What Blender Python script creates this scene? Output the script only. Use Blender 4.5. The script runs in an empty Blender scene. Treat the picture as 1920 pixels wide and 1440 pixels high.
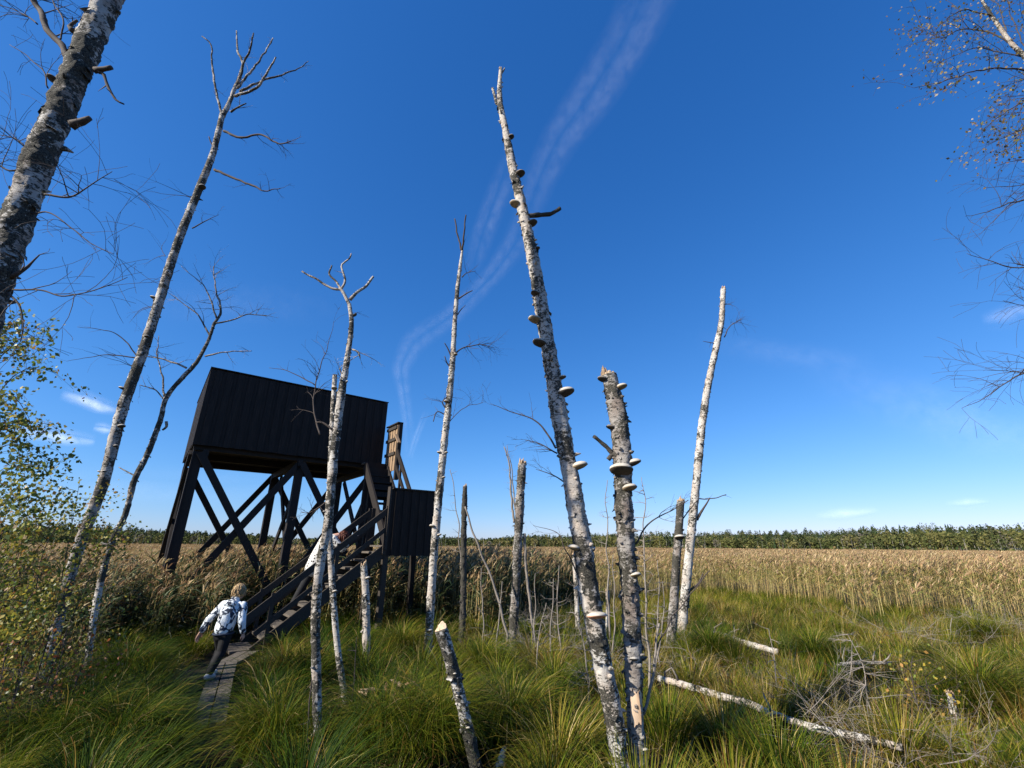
import bpy, math, random, numpy as np
from mathutils import Vector, Matrix, noise as mnoise

# ------------------------------------------------------------------ camera, sky, sun, exposure
SC = bpy.context.scene
COL = SC.collection
F_PX, H = 845.0, 2.0
TH, RL = math.atan(304 / F_PX), math.radians(.46)
CR, SR, CT, ST = math.cos(RL), math.sin(RL), math.cos(TH), math.sin(TH)
cam_d = bpy.data.cameras.new('camera'); cam = bpy.data.objects.new('camera', cam_d); COL.objects.link(cam)
cam_d.sensor_width = 36; cam_d.lens = F_PX / 1920 * 36; cam_d.clip_end = 30000; cam_d.clip_start = .05
Rx = Vector((CR, -SR * ST, SR * CT)); Uy = Vector((-SR, -CR * ST, CR * CT)); Fw = Vector((0, CT, ST))
M = Matrix.Identity(4)
for i in range(3):
    M[i][0], M[i][1], M[i][2] = Rx[i], Uy[i], -Fw[i]
M[2][3] = H
cam.matrix_world = M
SC.camera = cam
SUN_EL, SUN_AZ = math.radians(34), math.radians(-121)      # azimuth from +Y, clockwise
SV = Vector((math.sin(SUN_AZ) * math.cos(SUN_EL), math.cos(SUN_AZ) * math.cos(SUN_EL), math.sin(SUN_EL)))
w = bpy.data.worlds.new('World'); SC.world = w; w.use_nodes = True
nt = w.node_tree; nt.nodes.clear()
sky = nt.nodes.new('ShaderNodeTexSky'); sky.sky_type = 'NISHITA'; sky.sun_disc = False
sky.sun_elevation = SUN_EL; sky.sun_rotation = SUN_AZ; sky.altitude = 300; sky.air_density = 1.0; sky.dust_density = .3; sky.ozone_density = 3.0
# a phone's vivid rendering of the clear sky: the sky's own gradient with a steeper tone curve
k1 = nt.nodes.new('ShaderNodeVectorMath'); k1.operation = 'MULTIPLY'; k1.inputs[1].default_value = (.2, .2, .2)
sep = nt.nodes.new('ShaderNodeSeparateColor'); hs = nt.nodes.new('ShaderNodeCombineColor')
for ch, (ex, mu) in enumerate(((1.38, 4.2), (.92, 5.5), (.73, 8.7))):
    pw_ = nt.nodes.new('ShaderNodeMath'); pw_.operation = 'POWER'; pw_.inputs[1].default_value = ex; nt.links.new(sep.outputs[ch], pw_.inputs[0])
    mu_ = nt.nodes.new('ShaderNodeMath'); mu_.operation = 'MULTIPLY'; mu_.inputs[1].default_value = mu; nt.links.new(pw_.outputs[0], mu_.inputs[0]); nt.links.new(mu_.outputs[0], hs.inputs[ch])
bg = nt.nodes.new('ShaderNodeBackground'); bg.inputs[1].default_value = .057
wo = nt.nodes.new('ShaderNodeOutputWorld')
nt.links.new(sky.outputs[0], k1.inputs[0]); nt.links.new(k1.outputs[0], sep.inputs[0]); nt.links.new(hs.outputs[0], bg.inputs[0]); nt.links.new(bg.outputs[0], wo.inputs[0])
sd = bpy.data.lights.new('sun', 'SUN'); sd.energy = 5.0; sd.angle = math.radians(.53); sd.color = (1, .945, .83)
so = bpy.data.objects.new('sun', sd); COL.objects.link(so); so.rotation_euler = SV.to_track_quat('Z', 'Y').to_euler()
SC.view_settings.view_transform = 'Standard'; SC.view_settings.look = 'None'; SC.view_settings.exposure = .82; SC.view_settings.gamma = 1
SC.cycles.max_bounces = 6; SC.cycles.transparent_max_bounces = 12; SC.cycles.use_denoising = True

RNG = np.random.default_rng(7); random.seed(7)
R = random.random
def U(a, b): return a + (b - a) * R()

# ------------------------------------------------------------------ photo survey: a sight line turned into a point at a known distance
CAM = Vector((0, 0, H))
def ray(px, py):
    dx, dy = px - 960, 720 - py
    a, b = dx * CR - dy * SR, dx * SR + dy * CR
    return Vector((a, F_PX * CT - b * ST, F_PX * ST + b * CT))
def P(px, py, Y): r = ray(px, py); return CAM + r * (Y / r.y)
def G(px, py, z=0.05): r = ray(px, py); return CAM + r * ((z - H) / r.z)
def mpp(px, py, Y): return Y / ray(px, py).y
def mppw(px, py, Y): r = ray(px, py); return Y / r.y * F_PX / r.length     # true width of a round thing: the lens widens it off axis

def gh(x, y):
    """height of the marsh floor"""
    x = np.asarray(x, float); y = np.asarray(y, float)
    r = np.hypot(x, y)
    n = .05 * np.sin(1.7 * x + .6 * y) * np.cos(1.3 * y - .4 * x) + .035 * np.sin(3.1 * x - 1.9 * y + 1) + .02 * np.sin(5.3 * y + 2.2 * x)
    hill = 22 * np.clip((r - 420) / 400, 0, 1) ** 1.3 * (.55 + .45 * np.sin(np.arctan2(x, np.maximum(y, 1e-3)) * 4.2 - .6))
    return n * np.clip(1.5 - r / 30, 0, 1) + hill * (y > 0)

# ------------------------------------------------------------------ mesh helpers
class MB:
    def __init__(s): s.v, s.f, s.mi = [], [], []
    def add(s, vs, fs, mi=0):
        o = len(s.v); s.v += [tuple(p) for p in vs]; s.f += [tuple(i + o for i in f) for f in fs]; s.mi += [mi] * len(fs)
    def box(s, c, ax, ay, az, mi=0):
        """centre and three half-axis vectors"""
        c, ax, ay, az = map(Vector, (c, ax, ay, az))
        vs = [c + ax * i + ay * j + az * k for i in (-1, 1) for j in (-1, 1) for k in (-1, 1)]
        s.add(vs, [(0, 1, 3, 2), (4, 6, 7, 5), (0, 4, 5, 1), (2, 3, 7, 6), (0, 2, 6, 4), (1, 5, 7, 3)], mi)
    def bar(s, p, q, wd, th, side=None):
        """rectangular bar from p to q; wd along side, th across it"""
        p, q = Vector(p), Vector(q); d = (q - p); L = d.length; d = d / L
        sd_ = Vector(side) if side is not None else d.cross(Vector((0, 0, 1)))
        sd_ = (sd_ - d * sd_.dot(d)).normalized(); n = d.cross(sd_)
        s.box((p + q) / 2, d * (L / 2), sd_ * (wd / 2), n * (th / 2))
    def tube(s, pts, rad, sides=6, cap=True, rough=0, mi=0, seed=0):
        pts = [Vector(p) for p in pts]; n = len(pts); vs = []; fs = []
        t0 = (pts[1] - pts[0]).normalized(); u = t0.orthogonal().normalized()
        for i in range(n):
            t = (pts[min(i + 1, n - 1)] - pts[max(i - 1, 0)])
            t = t.normalized() if t.length > 1e-9 else t0
            u = (u - t * u.dot(t)); u = u.normalized() if u.length > 1e-6 else t.orthogonal().normalized()
            v = t.cross(u)
            for k in range(sides):
                a = 2 * math.pi * k / sides; d = u * math.cos(a) + v * math.sin(a); r = rad[i]
                if rough:
                    p = pts[i] + d * r
                    r *= 1 + rough * (mnoise.noise(p * 14 + Vector((seed, 0, 0))) * .9 + mnoise.noise(p * 45) * .7 + mnoise.noise(Vector((p.x * 3, p.y * 3, p.z * 3 + seed))) * .6)
                vs.append(pts[i] + d * r)
        for i in range(n - 1):
            for k in range(sides):
                a, b = i * sides + k, i * sides + (k + 1) % sides
                fs.append((a, b, b + sides, a + sides))
        if cap:
            fs.append(tuple(range(sides - 1, -1, -1))); fs.append(tuple((n - 1) * sides + k for k in range(sides)))
        s.add(vs, fs, mi)
    def capsule(s, p, r0, q, r1, sides=14, flat=False):
        p, q = Vector(p), Vector(q); d = (q - p).normalized(); pts, rr = [], []
        if not flat:
            for k in range(1, 5):
                a = k * math.pi / 8; pts.append(p - d * r0 * math.cos(a)); rr.append(r0 * math.sin(a))
        pts += [p, q] if flat else [p + d * 1e-4, q]
        rr += [r0, r1]
        if not flat:
            for k in range(3, -1, -1):
                a = k * math.pi / 8; pts.append(q + d * r1 * math.cos(a)); rr.append(max(r1 * math.sin(a), 1e-4))
        s.tube(pts, rr, sides)
    def ell(s, c, rx, ry, rz, ax=None, n=12):
        c = Vector(c); ax = ax or (Vector((1, 0, 0)), Vector((0, 1, 0)), Vector((0, 0, 1))); vs, fs = [], []
        m = n * 2
        for i in range(n + 1):
            th = math.pi * i / n
            for k in range(m):
                a = 2 * math.pi * k / m
                vs.append(c + ax[0] * rx * math.sin(th) * math.cos(a) + ax[1] * ry * math.sin(th) * math.sin(a) + ax[2] * rz * math.cos(th))
        for i in range(n):
            for k in range(m):
                fs.append((i * m + k, (i + 1) * m + k, (i + 1) * m + (k + 1) % m, i * m + (k + 1) % m))
        s.add(vs, fs)
    def build(s, name, mats, parent=None, smooth=False):
        me = bpy.data.meshes.new(name)
        o = wloc(parent) if parent else Vector((0, 0, 0))
        me.from_pydata([(p[0] - o.x, p[1] - o.y, p[2] - o.z) for p in s.v], [], s.f)
        for m in (mats if isinstance(mats, (list, tuple)) else [mats]): me.materials.append(m)
        if any(s.mi): me.polygons.foreach_set('material_index', s.mi)
        if smooth: me.polygons.foreach_set('use_smooth', [True] * len(s.f))
        me.update()
        ob = bpy.data.objects.new(name, me); COL.objects.link(ob)
        if parent: ob.parent = parent
        return ob
def wloc(o):
    p = Vector((0, 0, 0))
    while o is not None: p += o.location; o = o.parent
    return p
def tag(o, label=None, cat=None, group=None, kind=None):
    if label: o['label'] = label
    if cat: o['category'] = cat
    if group: o['group'] = group
    if kind: o['kind'] = kind
    return o
def thing(name, label, cat, loc, group=None):
    o = bpy.data.objects.new(name, None); COL.objects.link(o); o.location = loc; o.empty_display_size = .2
    return tag(o, label, cat, group)

def blades(base, az, L, W, ph0, ph1, col, seg=4, pw=1.0, tip=.12, tw=.6, mid=0.0):
    """N leaf blades as strips: base (N,3); the angle from vertical goes from ph0 to ph1 along the blade"""
    N = len(base); az = np.asarray(az); L = np.broadcast_to(L, N); W = np.broadcast_to(W, N)
    ph0 = np.broadcast_to(ph0, N); ph1 = np.broadcast_to(ph1, N)
    pts = np.zeros((N, seg + 1, 3)); pts[:, 0] = base
    for i in range(seg):
        ph = ph0 + (ph1 - ph0) * ((i + .5) / seg) ** pw; h = np.sin(ph) * L / seg
        pts[:, i + 1, 0] = pts[:, i, 0] + h * np.cos(az); pts[:, i + 1, 1] = pts[:, i, 1] + h * np.sin(az); pts[:, i + 1, 2] = pts[:, i, 2] + np.cos(ph) * L / seg
    sa = az + math.pi / 2 + RNG.uniform(-tw, tw, N)
    sv = np.stack([np.cos(sa), np.sin(sa), RNG.uniform(-.3, .3, N)], 1)
    t = np.linspace(0, 1, seg + 1)
    prof = np.maximum(1 - t ** 2 * (1 - tip), tip) if not mid else np.maximum(np.sin(np.pi * np.clip(t * .94 + .06, 0, 1)) ** .6, tip)
    wv = sv[:, None, :] * (W[:, None] * .5 * prof[None, :])[:, :, None]
    V = np.empty((N, seg + 1, 2, 3)); V[:, :, 0] = pts - wv; V[:, :, 1] = pts + wv
    V = V.reshape(-1, 3)
    o = (np.arange(N) * (seg + 1) * 2)[:, None] + np.arange(seg)[None, :] * 2
    Q = np.stack([o, o + 1, o + 3, o + 2], -1).reshape(-1, 4)
    return V, Q, np.repeat(col, (seg + 1) * 2, axis=0)
def join(parts):
    Vs, Qs, Cs, o = [], [], [], 0
    for V, Q, C in parts:
        Vs.append(V); Qs.append(Q + o); Cs.append(C); o += len(V)
    return np.concatenate(Vs), np.concatenate(Qs), np.concatenate(Cs)
def npmesh(name, V, Q, C, mat, parent=None):
    me = bpy.data.meshes.new(name)
    if parent: V = V - np.array(wloc(parent))
    n, m = len(V), len(Q)
    me.vertices.add(n); me.vertices.foreach_set('co', V.astype(np.float32).ravel())
    me.loops.add(m * 4); me.loops.foreach_set('vertex_index', Q.astype(np.int32).ravel())
    me.polygons.add(m); me.polygons.foreach_set('loop_start', np.arange(m, dtype=np.int32) * 4)
    me.update(calc_edges=True)
    at = me.attributes.new('tint', 'FLOAT_COLOR', 'POINT')
    at.data.foreach_set('color', np.concatenate([C, np.ones((n, 1))], 1).astype(np.float32).ravel())
    me.materials.append(mat)
    ob = bpy.data.objects.new(name, me); COL.objects.link(ob)
    if parent: ob.parent = parent
    return ob
def pal(n, cols, wts, jit=.25):
    """n colours drawn from a palette with a jitter of value"""
    cols = np.array(cols); i = RNG.choice(len(cols), n, p=np.array(wts) / sum(wts))
    c = cols[i] * (1 + RNG.uniform(-jit, jit, (n, 1))); return np.clip(c * (1 + RNG.uniform(-.08, .08, (n, 3))), .005, .9)

# ------------------------------------------------------------------ materials
def mat(name):
    m = bpy.data.materials.new(name); m.use_nodes = True; t = m.node_tree
    b = t.nodes['Principled BSDF']; b.inputs['Roughness'].default_value = .85; b.inputs['Specular IOR Level'].default_value = .25
    return m, t, b
def nn(t, kind, **kw):
    n = t.nodes.new('ShaderNode' + kind)
    for k, v in kw.items():
        if k in n.inputs: n.inputs[k].default_value = v
        else: setattr(n, k, v)
    return n
def ramp(t, src, stops):
    r = t.nodes.new('ShaderNodeValToRGB'); e = r.color_ramp.elements
    while len(e) > 1: e.remove(e[-1])
    e[0].position, e[0].color = stops[0][0], (*stops[0][1], 1) if not isinstance(stops[0][1], float) else (stops[0][1],) * 3 + (1,)
    for p, c in stops[1:]:
        k = e.new(p); k.color = (*c, 1) if not isinstance(c, float) else (c, c, c, 1)
    t.links.new(src, r.inputs[0]); return r.outputs[0]
def mixc(t, fac, a, b, mode='MIX'):
    m = t.nodes.new('ShaderNodeMix'); m.data_type = 'RGBA'; m.blend_type = mode
    for s_, v in ((0, fac), (6, a), (7, b)):
        if hasattr(v, 'links'): t.links.new(v, m.inputs[s_])
        else: m.inputs[s_].default_value = (*v, 1) if isinstance(v, tuple) else v
    return m.outputs[2]
def coords(t, scale=(1, 1, 1)):
    tc = t.nodes.new('ShaderNodeTexCoord'); oi = t.nodes.new('ShaderNodeObjectInfo')
    ml = nn(t, 'Math', operation='MULTIPLY'); ml.inputs[1].default_value = 37.0
    t.links.new(oi.outputs['Random'], ml.inputs[0])
    ad = nn(t, 'VectorMath', operation='ADD'); t.links.new(tc.outputs['Object'], ad.inputs[0]); t.links.new(ml.outputs[0], ad.inputs[1])
    def scaled(sc):
        v = nn(t, 'VectorMath', operation='MULTIPLY'); v.inputs[1].default_value = sc; t.links.new(ad.outputs[0], v.inputs[0]); return v.outputs[0]
    return scaled
def noi(t, vec, scale, detail=4, rough=.6):
    n = nn(t, 'TexNoise', Scale=scale, Detail=detail, Roughness=rough); t.links.new(vec, n.inputs['Vector']); return n.outputs[0]
def bump(t, b, src, strength, dist):
    n = nn(t, 'Bump', Strength=strength, Distance=dist); t.links.new(src, n.inputs['Height']); t.links.new(n.outputs[0], b.inputs['Normal'])

def bark(name, white=(.66, .62, .57), patch=.56, lichen=.55, len_=.63, tan=(.42, .34, .27)):
    m, t, b = mat(name); cs = coords(t)
    base = mixc(t, ramp(t, noi(t, cs((1, 1, .7)), 5, 5), [(.42, 0.), (.62, 1.)]), white, tan)
    fine = noi(t, cs((1, 1, 2.6)), 60, 3); base = mixc(t, ramp(t, fine, [(.4, 0.), (.75, .4)]), base, (.30, .27, .24))
    l1 = ramp(t, noi(t, cs((14, 14, 75)), 1, 3), [(len_, 0.), (len_ + .04, 1.)])
    base = mixc(t, l1, base, (.035, .03, .027))
    big = noi(t, cs((1, 1, .8)), 3.6, 6, .7); crust = noi(t, cs((1, 1, 1.6)), 22, 6, .78)
    ad = nn(t, 'Math', operation='MULTIPLY_ADD'); ad.inputs[1].default_value = .85; t.links.new(crust, ad.inputs[0]); t.links.new(big, ad.inputs[2])
    pf = ramp(t, ad.outputs[0], [(patch, 0.), (patch + .025, 1.)])
    base = mixc(t, pf, base, mixc(t, ramp(t, noi(t, cs((1, 1, 1)), 110, 3), [(.4, 0.), (.62, 1.)]), (.018, .016, .014), (.090, .082, .062)))
    ad2 = nn(t, 'Math', operation='MULTIPLY_ADD'); ad2.inputs[1].default_value = .8; t.links.new(noi(t, cs((1, 1, 1)), 85, 2), ad2.inputs[0]); t.links.new(noi(t, cs((1, 1, 1)), 3.1, 3), ad2.inputs[2])
    lf = ramp(t, ad2.outputs[0], [(lichen + .38, 0.), (lichen + .44, 1.)])
    base = mixc(t, lf, base, (.17, .18, .13))
    t.links.new(base, b.inputs['Base Color'])
    bump(t, b, ad.outputs[0], .9, .02)
    return m
BARK_W = bark('birch_bark_white', (.52, .485, .435), .945, .67, .61, (.44, .36, .29))
BARK_M = bark('birch_bark_mixed', (.52, .485, .435), .91, .64, .61, (.36, .29, .23))
BARK_D = bark('birch_bark_dark', (.52, .485, .44), .885, .64, .61, (.24, .19, .155))
BARK_G = bark('birch_bark_grey', (.31, .285, .26), .90, .62, .58, (.18, .14, .115))
BARK_K = bark('charred_bark', (.05, .042, .036), .86, 1.2, .6, (.04, .032, .028))
def plain(name, cols, scale=(1, 1, 1), sc=20, rough=.85, bs=.4, bd=.005):
    m, t, b = mat(name); cs = coords(t); n = noi(t, cs(scale), sc, 6, .7)
    k = len(cols); t.links.new(ramp(t, n, [(.3 + .4 * i / (k - 1), c) for i, c in enumerate(cols)]), b.inputs['Base Color'])
    b.inputs['Roughness'].default_value = rough; bump(t, b, n, bs, bd); return m
TWIG = plain('twig_bark', [(.045, .034, .03), (.09, .07, .06)], sc=60)
TWIG_G = plain('dead_twig_grey', [(.15, .125, .105), (.29, .25, .21)], sc=50)
BROKEN = plain('broken_wood', [(.16, .10, .06), (.42, .29, .18), (.55, .42, .28)], (1, 1, .25), 40, bs=.8)
PEELED = plain('peeled_wood', [(.50, .34, .22), (.62, .46, .32)], (1, 1, .2), 25)
FUN_T = plain('fungus_top', [(.09, .07, .06), (.22, .19, .16), (.36, .32, .27)], (1, 1, 6), 9)
FUN_B = plain('fungus_pores', [(.20, .14, .085), (.33, .25, .15)], sc=40)
FUN_D = plain('fungus_shaded_pores', [(.045, .035, .026), (.09, .07, .05)], sc=40)  # pore colour darkened to carry the shade under the bracket
FUN_W = plain('fungus_pale', [(.40, .35, .28), (.54, .49, .42)], sc=30)
FUN_P = plain('fungus_orange_rim', [(.55, .24, .14), (.62, .34, .22)], sc=30)
WOOD_D = plain('tarred_boards', [(.010, .008, .007), (.018, .013, .011), (.036, .025, .019)], (7, 7, .5), 6, .75, .6, .01)
WOOD_B = plain('tarred_beam', [(.014, .011, .010), (.026, .020, .017)], (5, 5, 1), 10, .75, .5, .006)
WOOD_R = plain('weathered_rail', [(.022, .018, .015), (.062, .050, .041)], (3, 3, 3), 14, .8, .5, .004)
WOOD_G = plain('grey_planks', [(.055, .045, .036), (.11, .092, .075), (.165, .14, .118)], (2, 2, 2), 14, .9, .7, .008)
PLANK_T = plain('bare_pine_boards', [(.20, .13, .08), (.34, .23, .14)], (5, 5, .5), 8, .8)
def veg(name, trans=.35, rough=.55, spec=.3):
    m, t, b = mat(name); a = nn(t, 'Attribute', attribute_name='tint')
    t.links.new(a.outputs['Color'], b.inputs['Base Color']); b.inputs['Roughness'].default_value = rough; b.inputs['Specular IOR Level'].default_value = spec
    tr = nn(t, 'BsdfTranslucent'); t.links.new(a.outputs['Color'], tr.inputs[0])
    mx = nn(t, 'MixShader', Fac=trans); t.links.new(b.outputs[0], mx.inputs[1]); t.links.new(tr.outputs[0], mx.inputs[2])
    t.links.new(mx.outputs[0], t.nodes['Material Output'].inputs['Surface']); return m
GRASS = veg('sedge_blades', .35, .6, .1); REED = veg('reed_leaves', .3, .5, .2); LEAF = veg('birch_leaves', .4, .45, .4); WOODS = veg('distant_foliage', .15, .9, .05)
m, t, b = mat('peat'); cs = coords(t)
c1 = ramp(t, noi(t, cs((1, 1, 1)), 2.5, 8, .7), [(.3, (.012, .009, .006)), (.5, (.035, .026, .014)), (.62, (.06, .05, .022)), (.75, (.05, .06, .018))])
lenn = nn(t, 'VectorMath', operation='LENGTH'); tc = nn(t, 'TexCoord'); t.links.new(tc.outputs['Object'], lenn.inputs[0])
mr = nn(t, 'MapRange'); mr.inputs[1].default_value = 30; mr.inputs[2].default_value = 70; t.links.new(lenn.outputs['Value'], mr.inputs[0])
mr2 = nn(t, 'MapRange'); mr2.inputs[1].default_value = 325; mr2.inputs[2].default_value = 335; t.links.new(lenn.outputs['Value'], mr2.inputs[0])
t.links.new(mixc(t, mr2.outputs[0], mixc(t, mr.outputs[0], c1, (.20, .15, .08)), (.025, .035, .014)), b.inputs['Base Color']); bump(t, b, noi(t, cs((1, 1, 1)), 9, 6), .8, .05)
PEAT = m

# ------------------------------------------------------------------ the marsh floor and the clouds
def polar_sheet():
    rr = [0.0] + list(np.geomspace(.6, 6000, 190)); na = 200; V = [(0, 0, float(gh(0, 0)))]; Fs = []
    for r in rr[1:]:
        a = np.arange(na) * 2 * math.pi / na; x, y = r * np.cos(a), r * np.sin(a)
        V += list(zip(x.tolist(), y.tolist(), gh(x, y).tolist()))
    for k in range(na): Fs.append((0, 1 + k, 1 + (k + 1) % na))
    for i in range(len(rr) - 2):
        for k in range(na):
            a, b = 1 + i * na + k, 1 + i * na + (k + 1) % na; Fs.append((a, a + na, b + na, b))
    mb = MB(); mb.v = V; mb.f = Fs; mb.mi = [0] * len(Fs); return mb
g = polar_sheet().build('ground', PEAT, smooth=True); tag(g, kind='structure')

m, t, b = mat('cloud_vapour'); t.nodes.remove(b)
at = nn(t, 'Attribute', attribute_name='tint'); sp = nn(t, 'SeparateColor'); t.links.new(at.outputs['Color'], sp.inputs[0])
tc = nn(t, 'TexCoord'); n1 = nn(t, 'TexNoise', Scale=.011, Detail=10, Roughness=.62); t.links.new(tc.outputs['Object'], n1.inputs['Vector'])
rm = ramp(t, n1.outputs[0], [(.22, .0), (.72, 1.)]); ml = nn(t, 'Math', operation='MULTIPLY'); t.links.new(sp.outputs[0], ml.inputs[0]); t.links.new(rm, ml.inputs[1])
d1 = nn(t, 'BsdfDiffuse'); d1.inputs[0].default_value = (.95, .93, .95, 1); tl = nn(t, 'BsdfTranslucent'); tl.inputs[0].default_value = (.95, .93, .95, 1)
ms = nn(t, 'AddShader'); t.links.new(d1.outputs[0], ms.inputs[0]); t.links.new(tl.outputs[0], ms.inputs[1])
tp = nn(t, 'BsdfTransparent'); mx = nn(t, 'MixShader'); t.links.new(ml.outputs[0], mx.inputs[0]); t.links.new(tp.outputs[0], mx.inputs[1]); t.links.new(ms.outputs[0], mx.inputs[2])
t.links.new(mx.outputs[0], t.nodes['Material Output'].inputs['Surface'])
CLOUD = m
def cloud(path, dist=4000, across=9, dens=.42):
    """a streak of thin vapour: path of (px, py, half width px, density); a bowed sheet fading to its rims"""
    pts = [P(px, py, 1).copy() for px, py, *_ in path]; n = (len(path) - 1) * 8 + 1; xs = np.linspace(0, len(path) - 1, n)
    arr = np.array([[*((p - CAM).normalized()), h / F_PX * (.78 if dist > 3950 else 1), d] for p, (_, _, h, d) in zip(pts, path)])
    # smooth interpolation
    I = np.stack([np.interp(xs, np.arange(len(path)), arr[:, k]) for k in range(5)], 1)
    for _ in range(3): I[1:-1] = (I[:-2] + I[1:-1] * 2 + I[2:]) / 4
    V, C, Q = [], [], []
    for i in range(n):
        d = Vector(I[i, :3]).normalized(); tg = Vector(I[min(i + 1, n - 1), :3]) - Vector(I[max(i - 1, 0), :3]); sd_ = d.cross(tg).normalized()
        for k in range(across):
            u = k / (across - 1) * 2 - 1; V.append(CAM + (d + sd_ * u * I[i, 3]) * (dist * (1 + .02 * u * u)))
            e = (math.cos(math.pi * u) + 1) / 2; e *= math.sin(math.pi * (i / (n - 1))) ** .5 if n > 1 else 1
            C.append((I[i, 4] * e * dens, 0, 0))
    for i in range(n - 1):
        for k in range(across - 1): Q.append((i * across + k, i * across + k + 1, (i + 1) * across + k + 1, (i + 1) * across + k))
    o = npmesh('cloud', np.array([tuple(v) for v in V]), np.array(Q), np.array(C), CLOUD); tag(o, kind='structure')
cloud([(1290, -160, 60, .3), (1240, -60, 56, .36), (1180, 70, 52, .38), (1110, 180, 50, .36), (1050, 260, 44, .28), (1015, 330, 40, .18), (990, 400, 36, .1), (965, 460, 34, .16), (920, 520, 26, .16), (850, 590, 28, .18), (775, 640, 34, .2), (750, 690, 24, .3), (758, 740, 18, .34), (765, 800, 17, .26), (768, 880, 15, .1)])
cloud([(960, 290, 26, .08), (935, 360, 30, .18), (905, 440, 30, .2), (885, 510, 26, .08)], 4100)
cloud([(800, 770, 10, .1), (780, 820, 10, .2), (768, 860, 8, .1)], 4050)
cloud([(115, 735, 12, .3), (150, 745, 13, .7), (185, 758, 14, .9), (222, 768, 10, .5)], 3500, dens=.75)
cloud([(20, 800, 20, .4), (80, 808, 14, .7), (130, 820, 13, .9), (180, 826, 9, .5)], 3500, dens=.75)
cloud([(175, 800, 8, .3), (195, 803, 10, .6), (215, 806, 7, .3)], 3500, dens=.75)
cloud([(1770, 946, 5, .1), (1815, 944, 9, .35), (1860, 940, 5, .1)], 3900)
cloud([(1530, 970, 8, .2), (1580, 966, 14, .35), (1650, 958, 8, .2)], 3900)
cloud([(1840, 605, 14, .1), (1890, 595, 20, .3), (1950, 580, 14, .2)], 3900)
cloud([(1500, 690, 50, .03), (1700, 760, 70, .10), (1850, 815, 60, .14), (2000, 830, 40, .08)], 4200)
cloud([(1300, 640, 40, .03), (1480, 672, 40, .09), (1650, 690, 40, .03)], 4200)
cloud([(240, 560, 50, .03), (420, 560, 70, .08), (650, 560, 60, .04)], 4200)
cloud([(60, 930, 30, .1), (200, 905, 40, .25), (400, 915, 40, .2), (560, 900, 30, .05)], 4200)

# ------------------------------------------------------------------ the observation tower
AL = math.atan2(.613, .79); E1 = Vector((math.cos(AL), math.sin(AL), 0)); E2 = Vector((-E1.y, E1.x, 0)); E3 = Vector((0, 0, 1))
O = G(486, 1223, .05); O.z = 0
def T(s, d, z): return O + E1 * s + E2 * d + E3 * z      # along the front wall, away from us, up
tw = thing('observation_tower', 'black tarred wooden bird watching tower on braced stilts with a staircase up to it', 'tower', T(.6, 4.3, 0))
S0, S1, D0, D1, ZB, ZF, ZK = -1.74, 3.02, 2.517, 6.05, 4.30, 6.26, 6.16
def boards(mb, p, q, ztop0, ztop1, zb, nrm, wd=.125, th=.022):
    """upright boards from p to q, each its own width, depth and foot"""
    L = (q - p).length; d = (q - p) / L; n = max(1, round(L / wd)); st = L / n
    for i in range(n):
        a = (i + .5) / n; zt = ztop0 + (ztop1 - ztop0) * a; j = U(-.003, .003); zl = zb + U(-.012, .008)
        c = p + d * (L * a) + nrm * j; c.z = (zt + zl) / 2
        mb.box(c + nrm * (.009 if i % 2 else -.009), d * (st / 2 + .012), nrm * (th / 2 - .004), Vector((0, 0, (zt - zl) / 2)))
def wall(name, a, b, zt0, zt1, zb, nrm, **k):
    mb = MB(); boards(mb, Vector(a), Vector(b), zt0, zt1, zb, nrm, **k); return mb.build(name, WOOD_D, tw)
wall('front_wall', T(S0, D0, 0), T(S1, D0, 0), ZF - .03, ZF - .03, ZB - .02, -E2)
wall('end_wall', T(S0, D0 + .02, 0), T(S0, D1, 0), ZF - .03, ZK - .03, ZB - .02, -E1)
wall('back_wall', T(S0 + .02, D1, 0), T(S1, D1, 0), ZK - .75, ZK - .75, ZB - .02, E2)
wall('back_wall', T(S0 + .02, D1, 0), T(S1, D1, 0), ZK - .03, ZK - .03, ZK - .3, E2)
wall('end_wall', T(S1, D0 + .02, 0), T(S1, D0 + .75, 0), ZF - .03, ZF - .05, ZB - .02, E1)
wall('end_wall', T(S1, D0 + 1.7, 0), T(S1, D1 - .02, 0), ZF - .06, ZK - .03, ZB - .02, E1)
mb = MB(); a = T(S0 - .03, D0 - .035, ZF); b_ = T(S1 + .03, D0 - .035, ZF); c_ = T(S1 + .03, D1 + .03, ZK); d_ = T(S0 - .03, D1 + .03, ZK)
up = Vector((0, 0, .022)); mb.add([a, b_, c_, d_, a + up, b_ + up, c_ + up, d_ + up], [(3, 2, 1, 0), (4, 5, 6, 7), (0, 1, 5, 4), (1, 2, 6, 5), (2, 3, 7, 6), (3, 0, 4, 7)])
mb.build('roof', WOOD_D, tw)
mb = MB(); boards_n = 26
for i in range(boards_n):
    s = S0 + .02 + (S1 - S0 - .04) * (i + .5) / boards_n
    mb.box(T(s, (D0 + D1) / 2, ZB + .05), E1 * ((S1 - S0 - .04) / boards_n / 2 - .003), E2 * ((D1 - D0) / 2 - .03), Vector((0, 0, .018)))
mb.build('floor', WOOD_B, tw)
for d in (D0 + .2, (D0 + D1) / 2, D1 - .2):
    mb = MB(); mb.bar(T(S0 + .03, d, ZB - .05), T(S1 - .03, d, ZB - .05), .16, .13, E3); mb.build('floor_beam', WOOD_B, tw)
for s in (S0 + .3, S0 + 2.5, S1 - .3):
    mb = MB(); mb.bar(T(s, D0 + .03, ZB - .2), T(s, D1 - .03, ZB - .2), .17, .12, E3); mb.build('cross_beam', WOOD_B, tw)
PS = [S0 + .16, S0 + 2.52, S1 - .16]; PD = [D0 + .17, D1 - .2]
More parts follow.
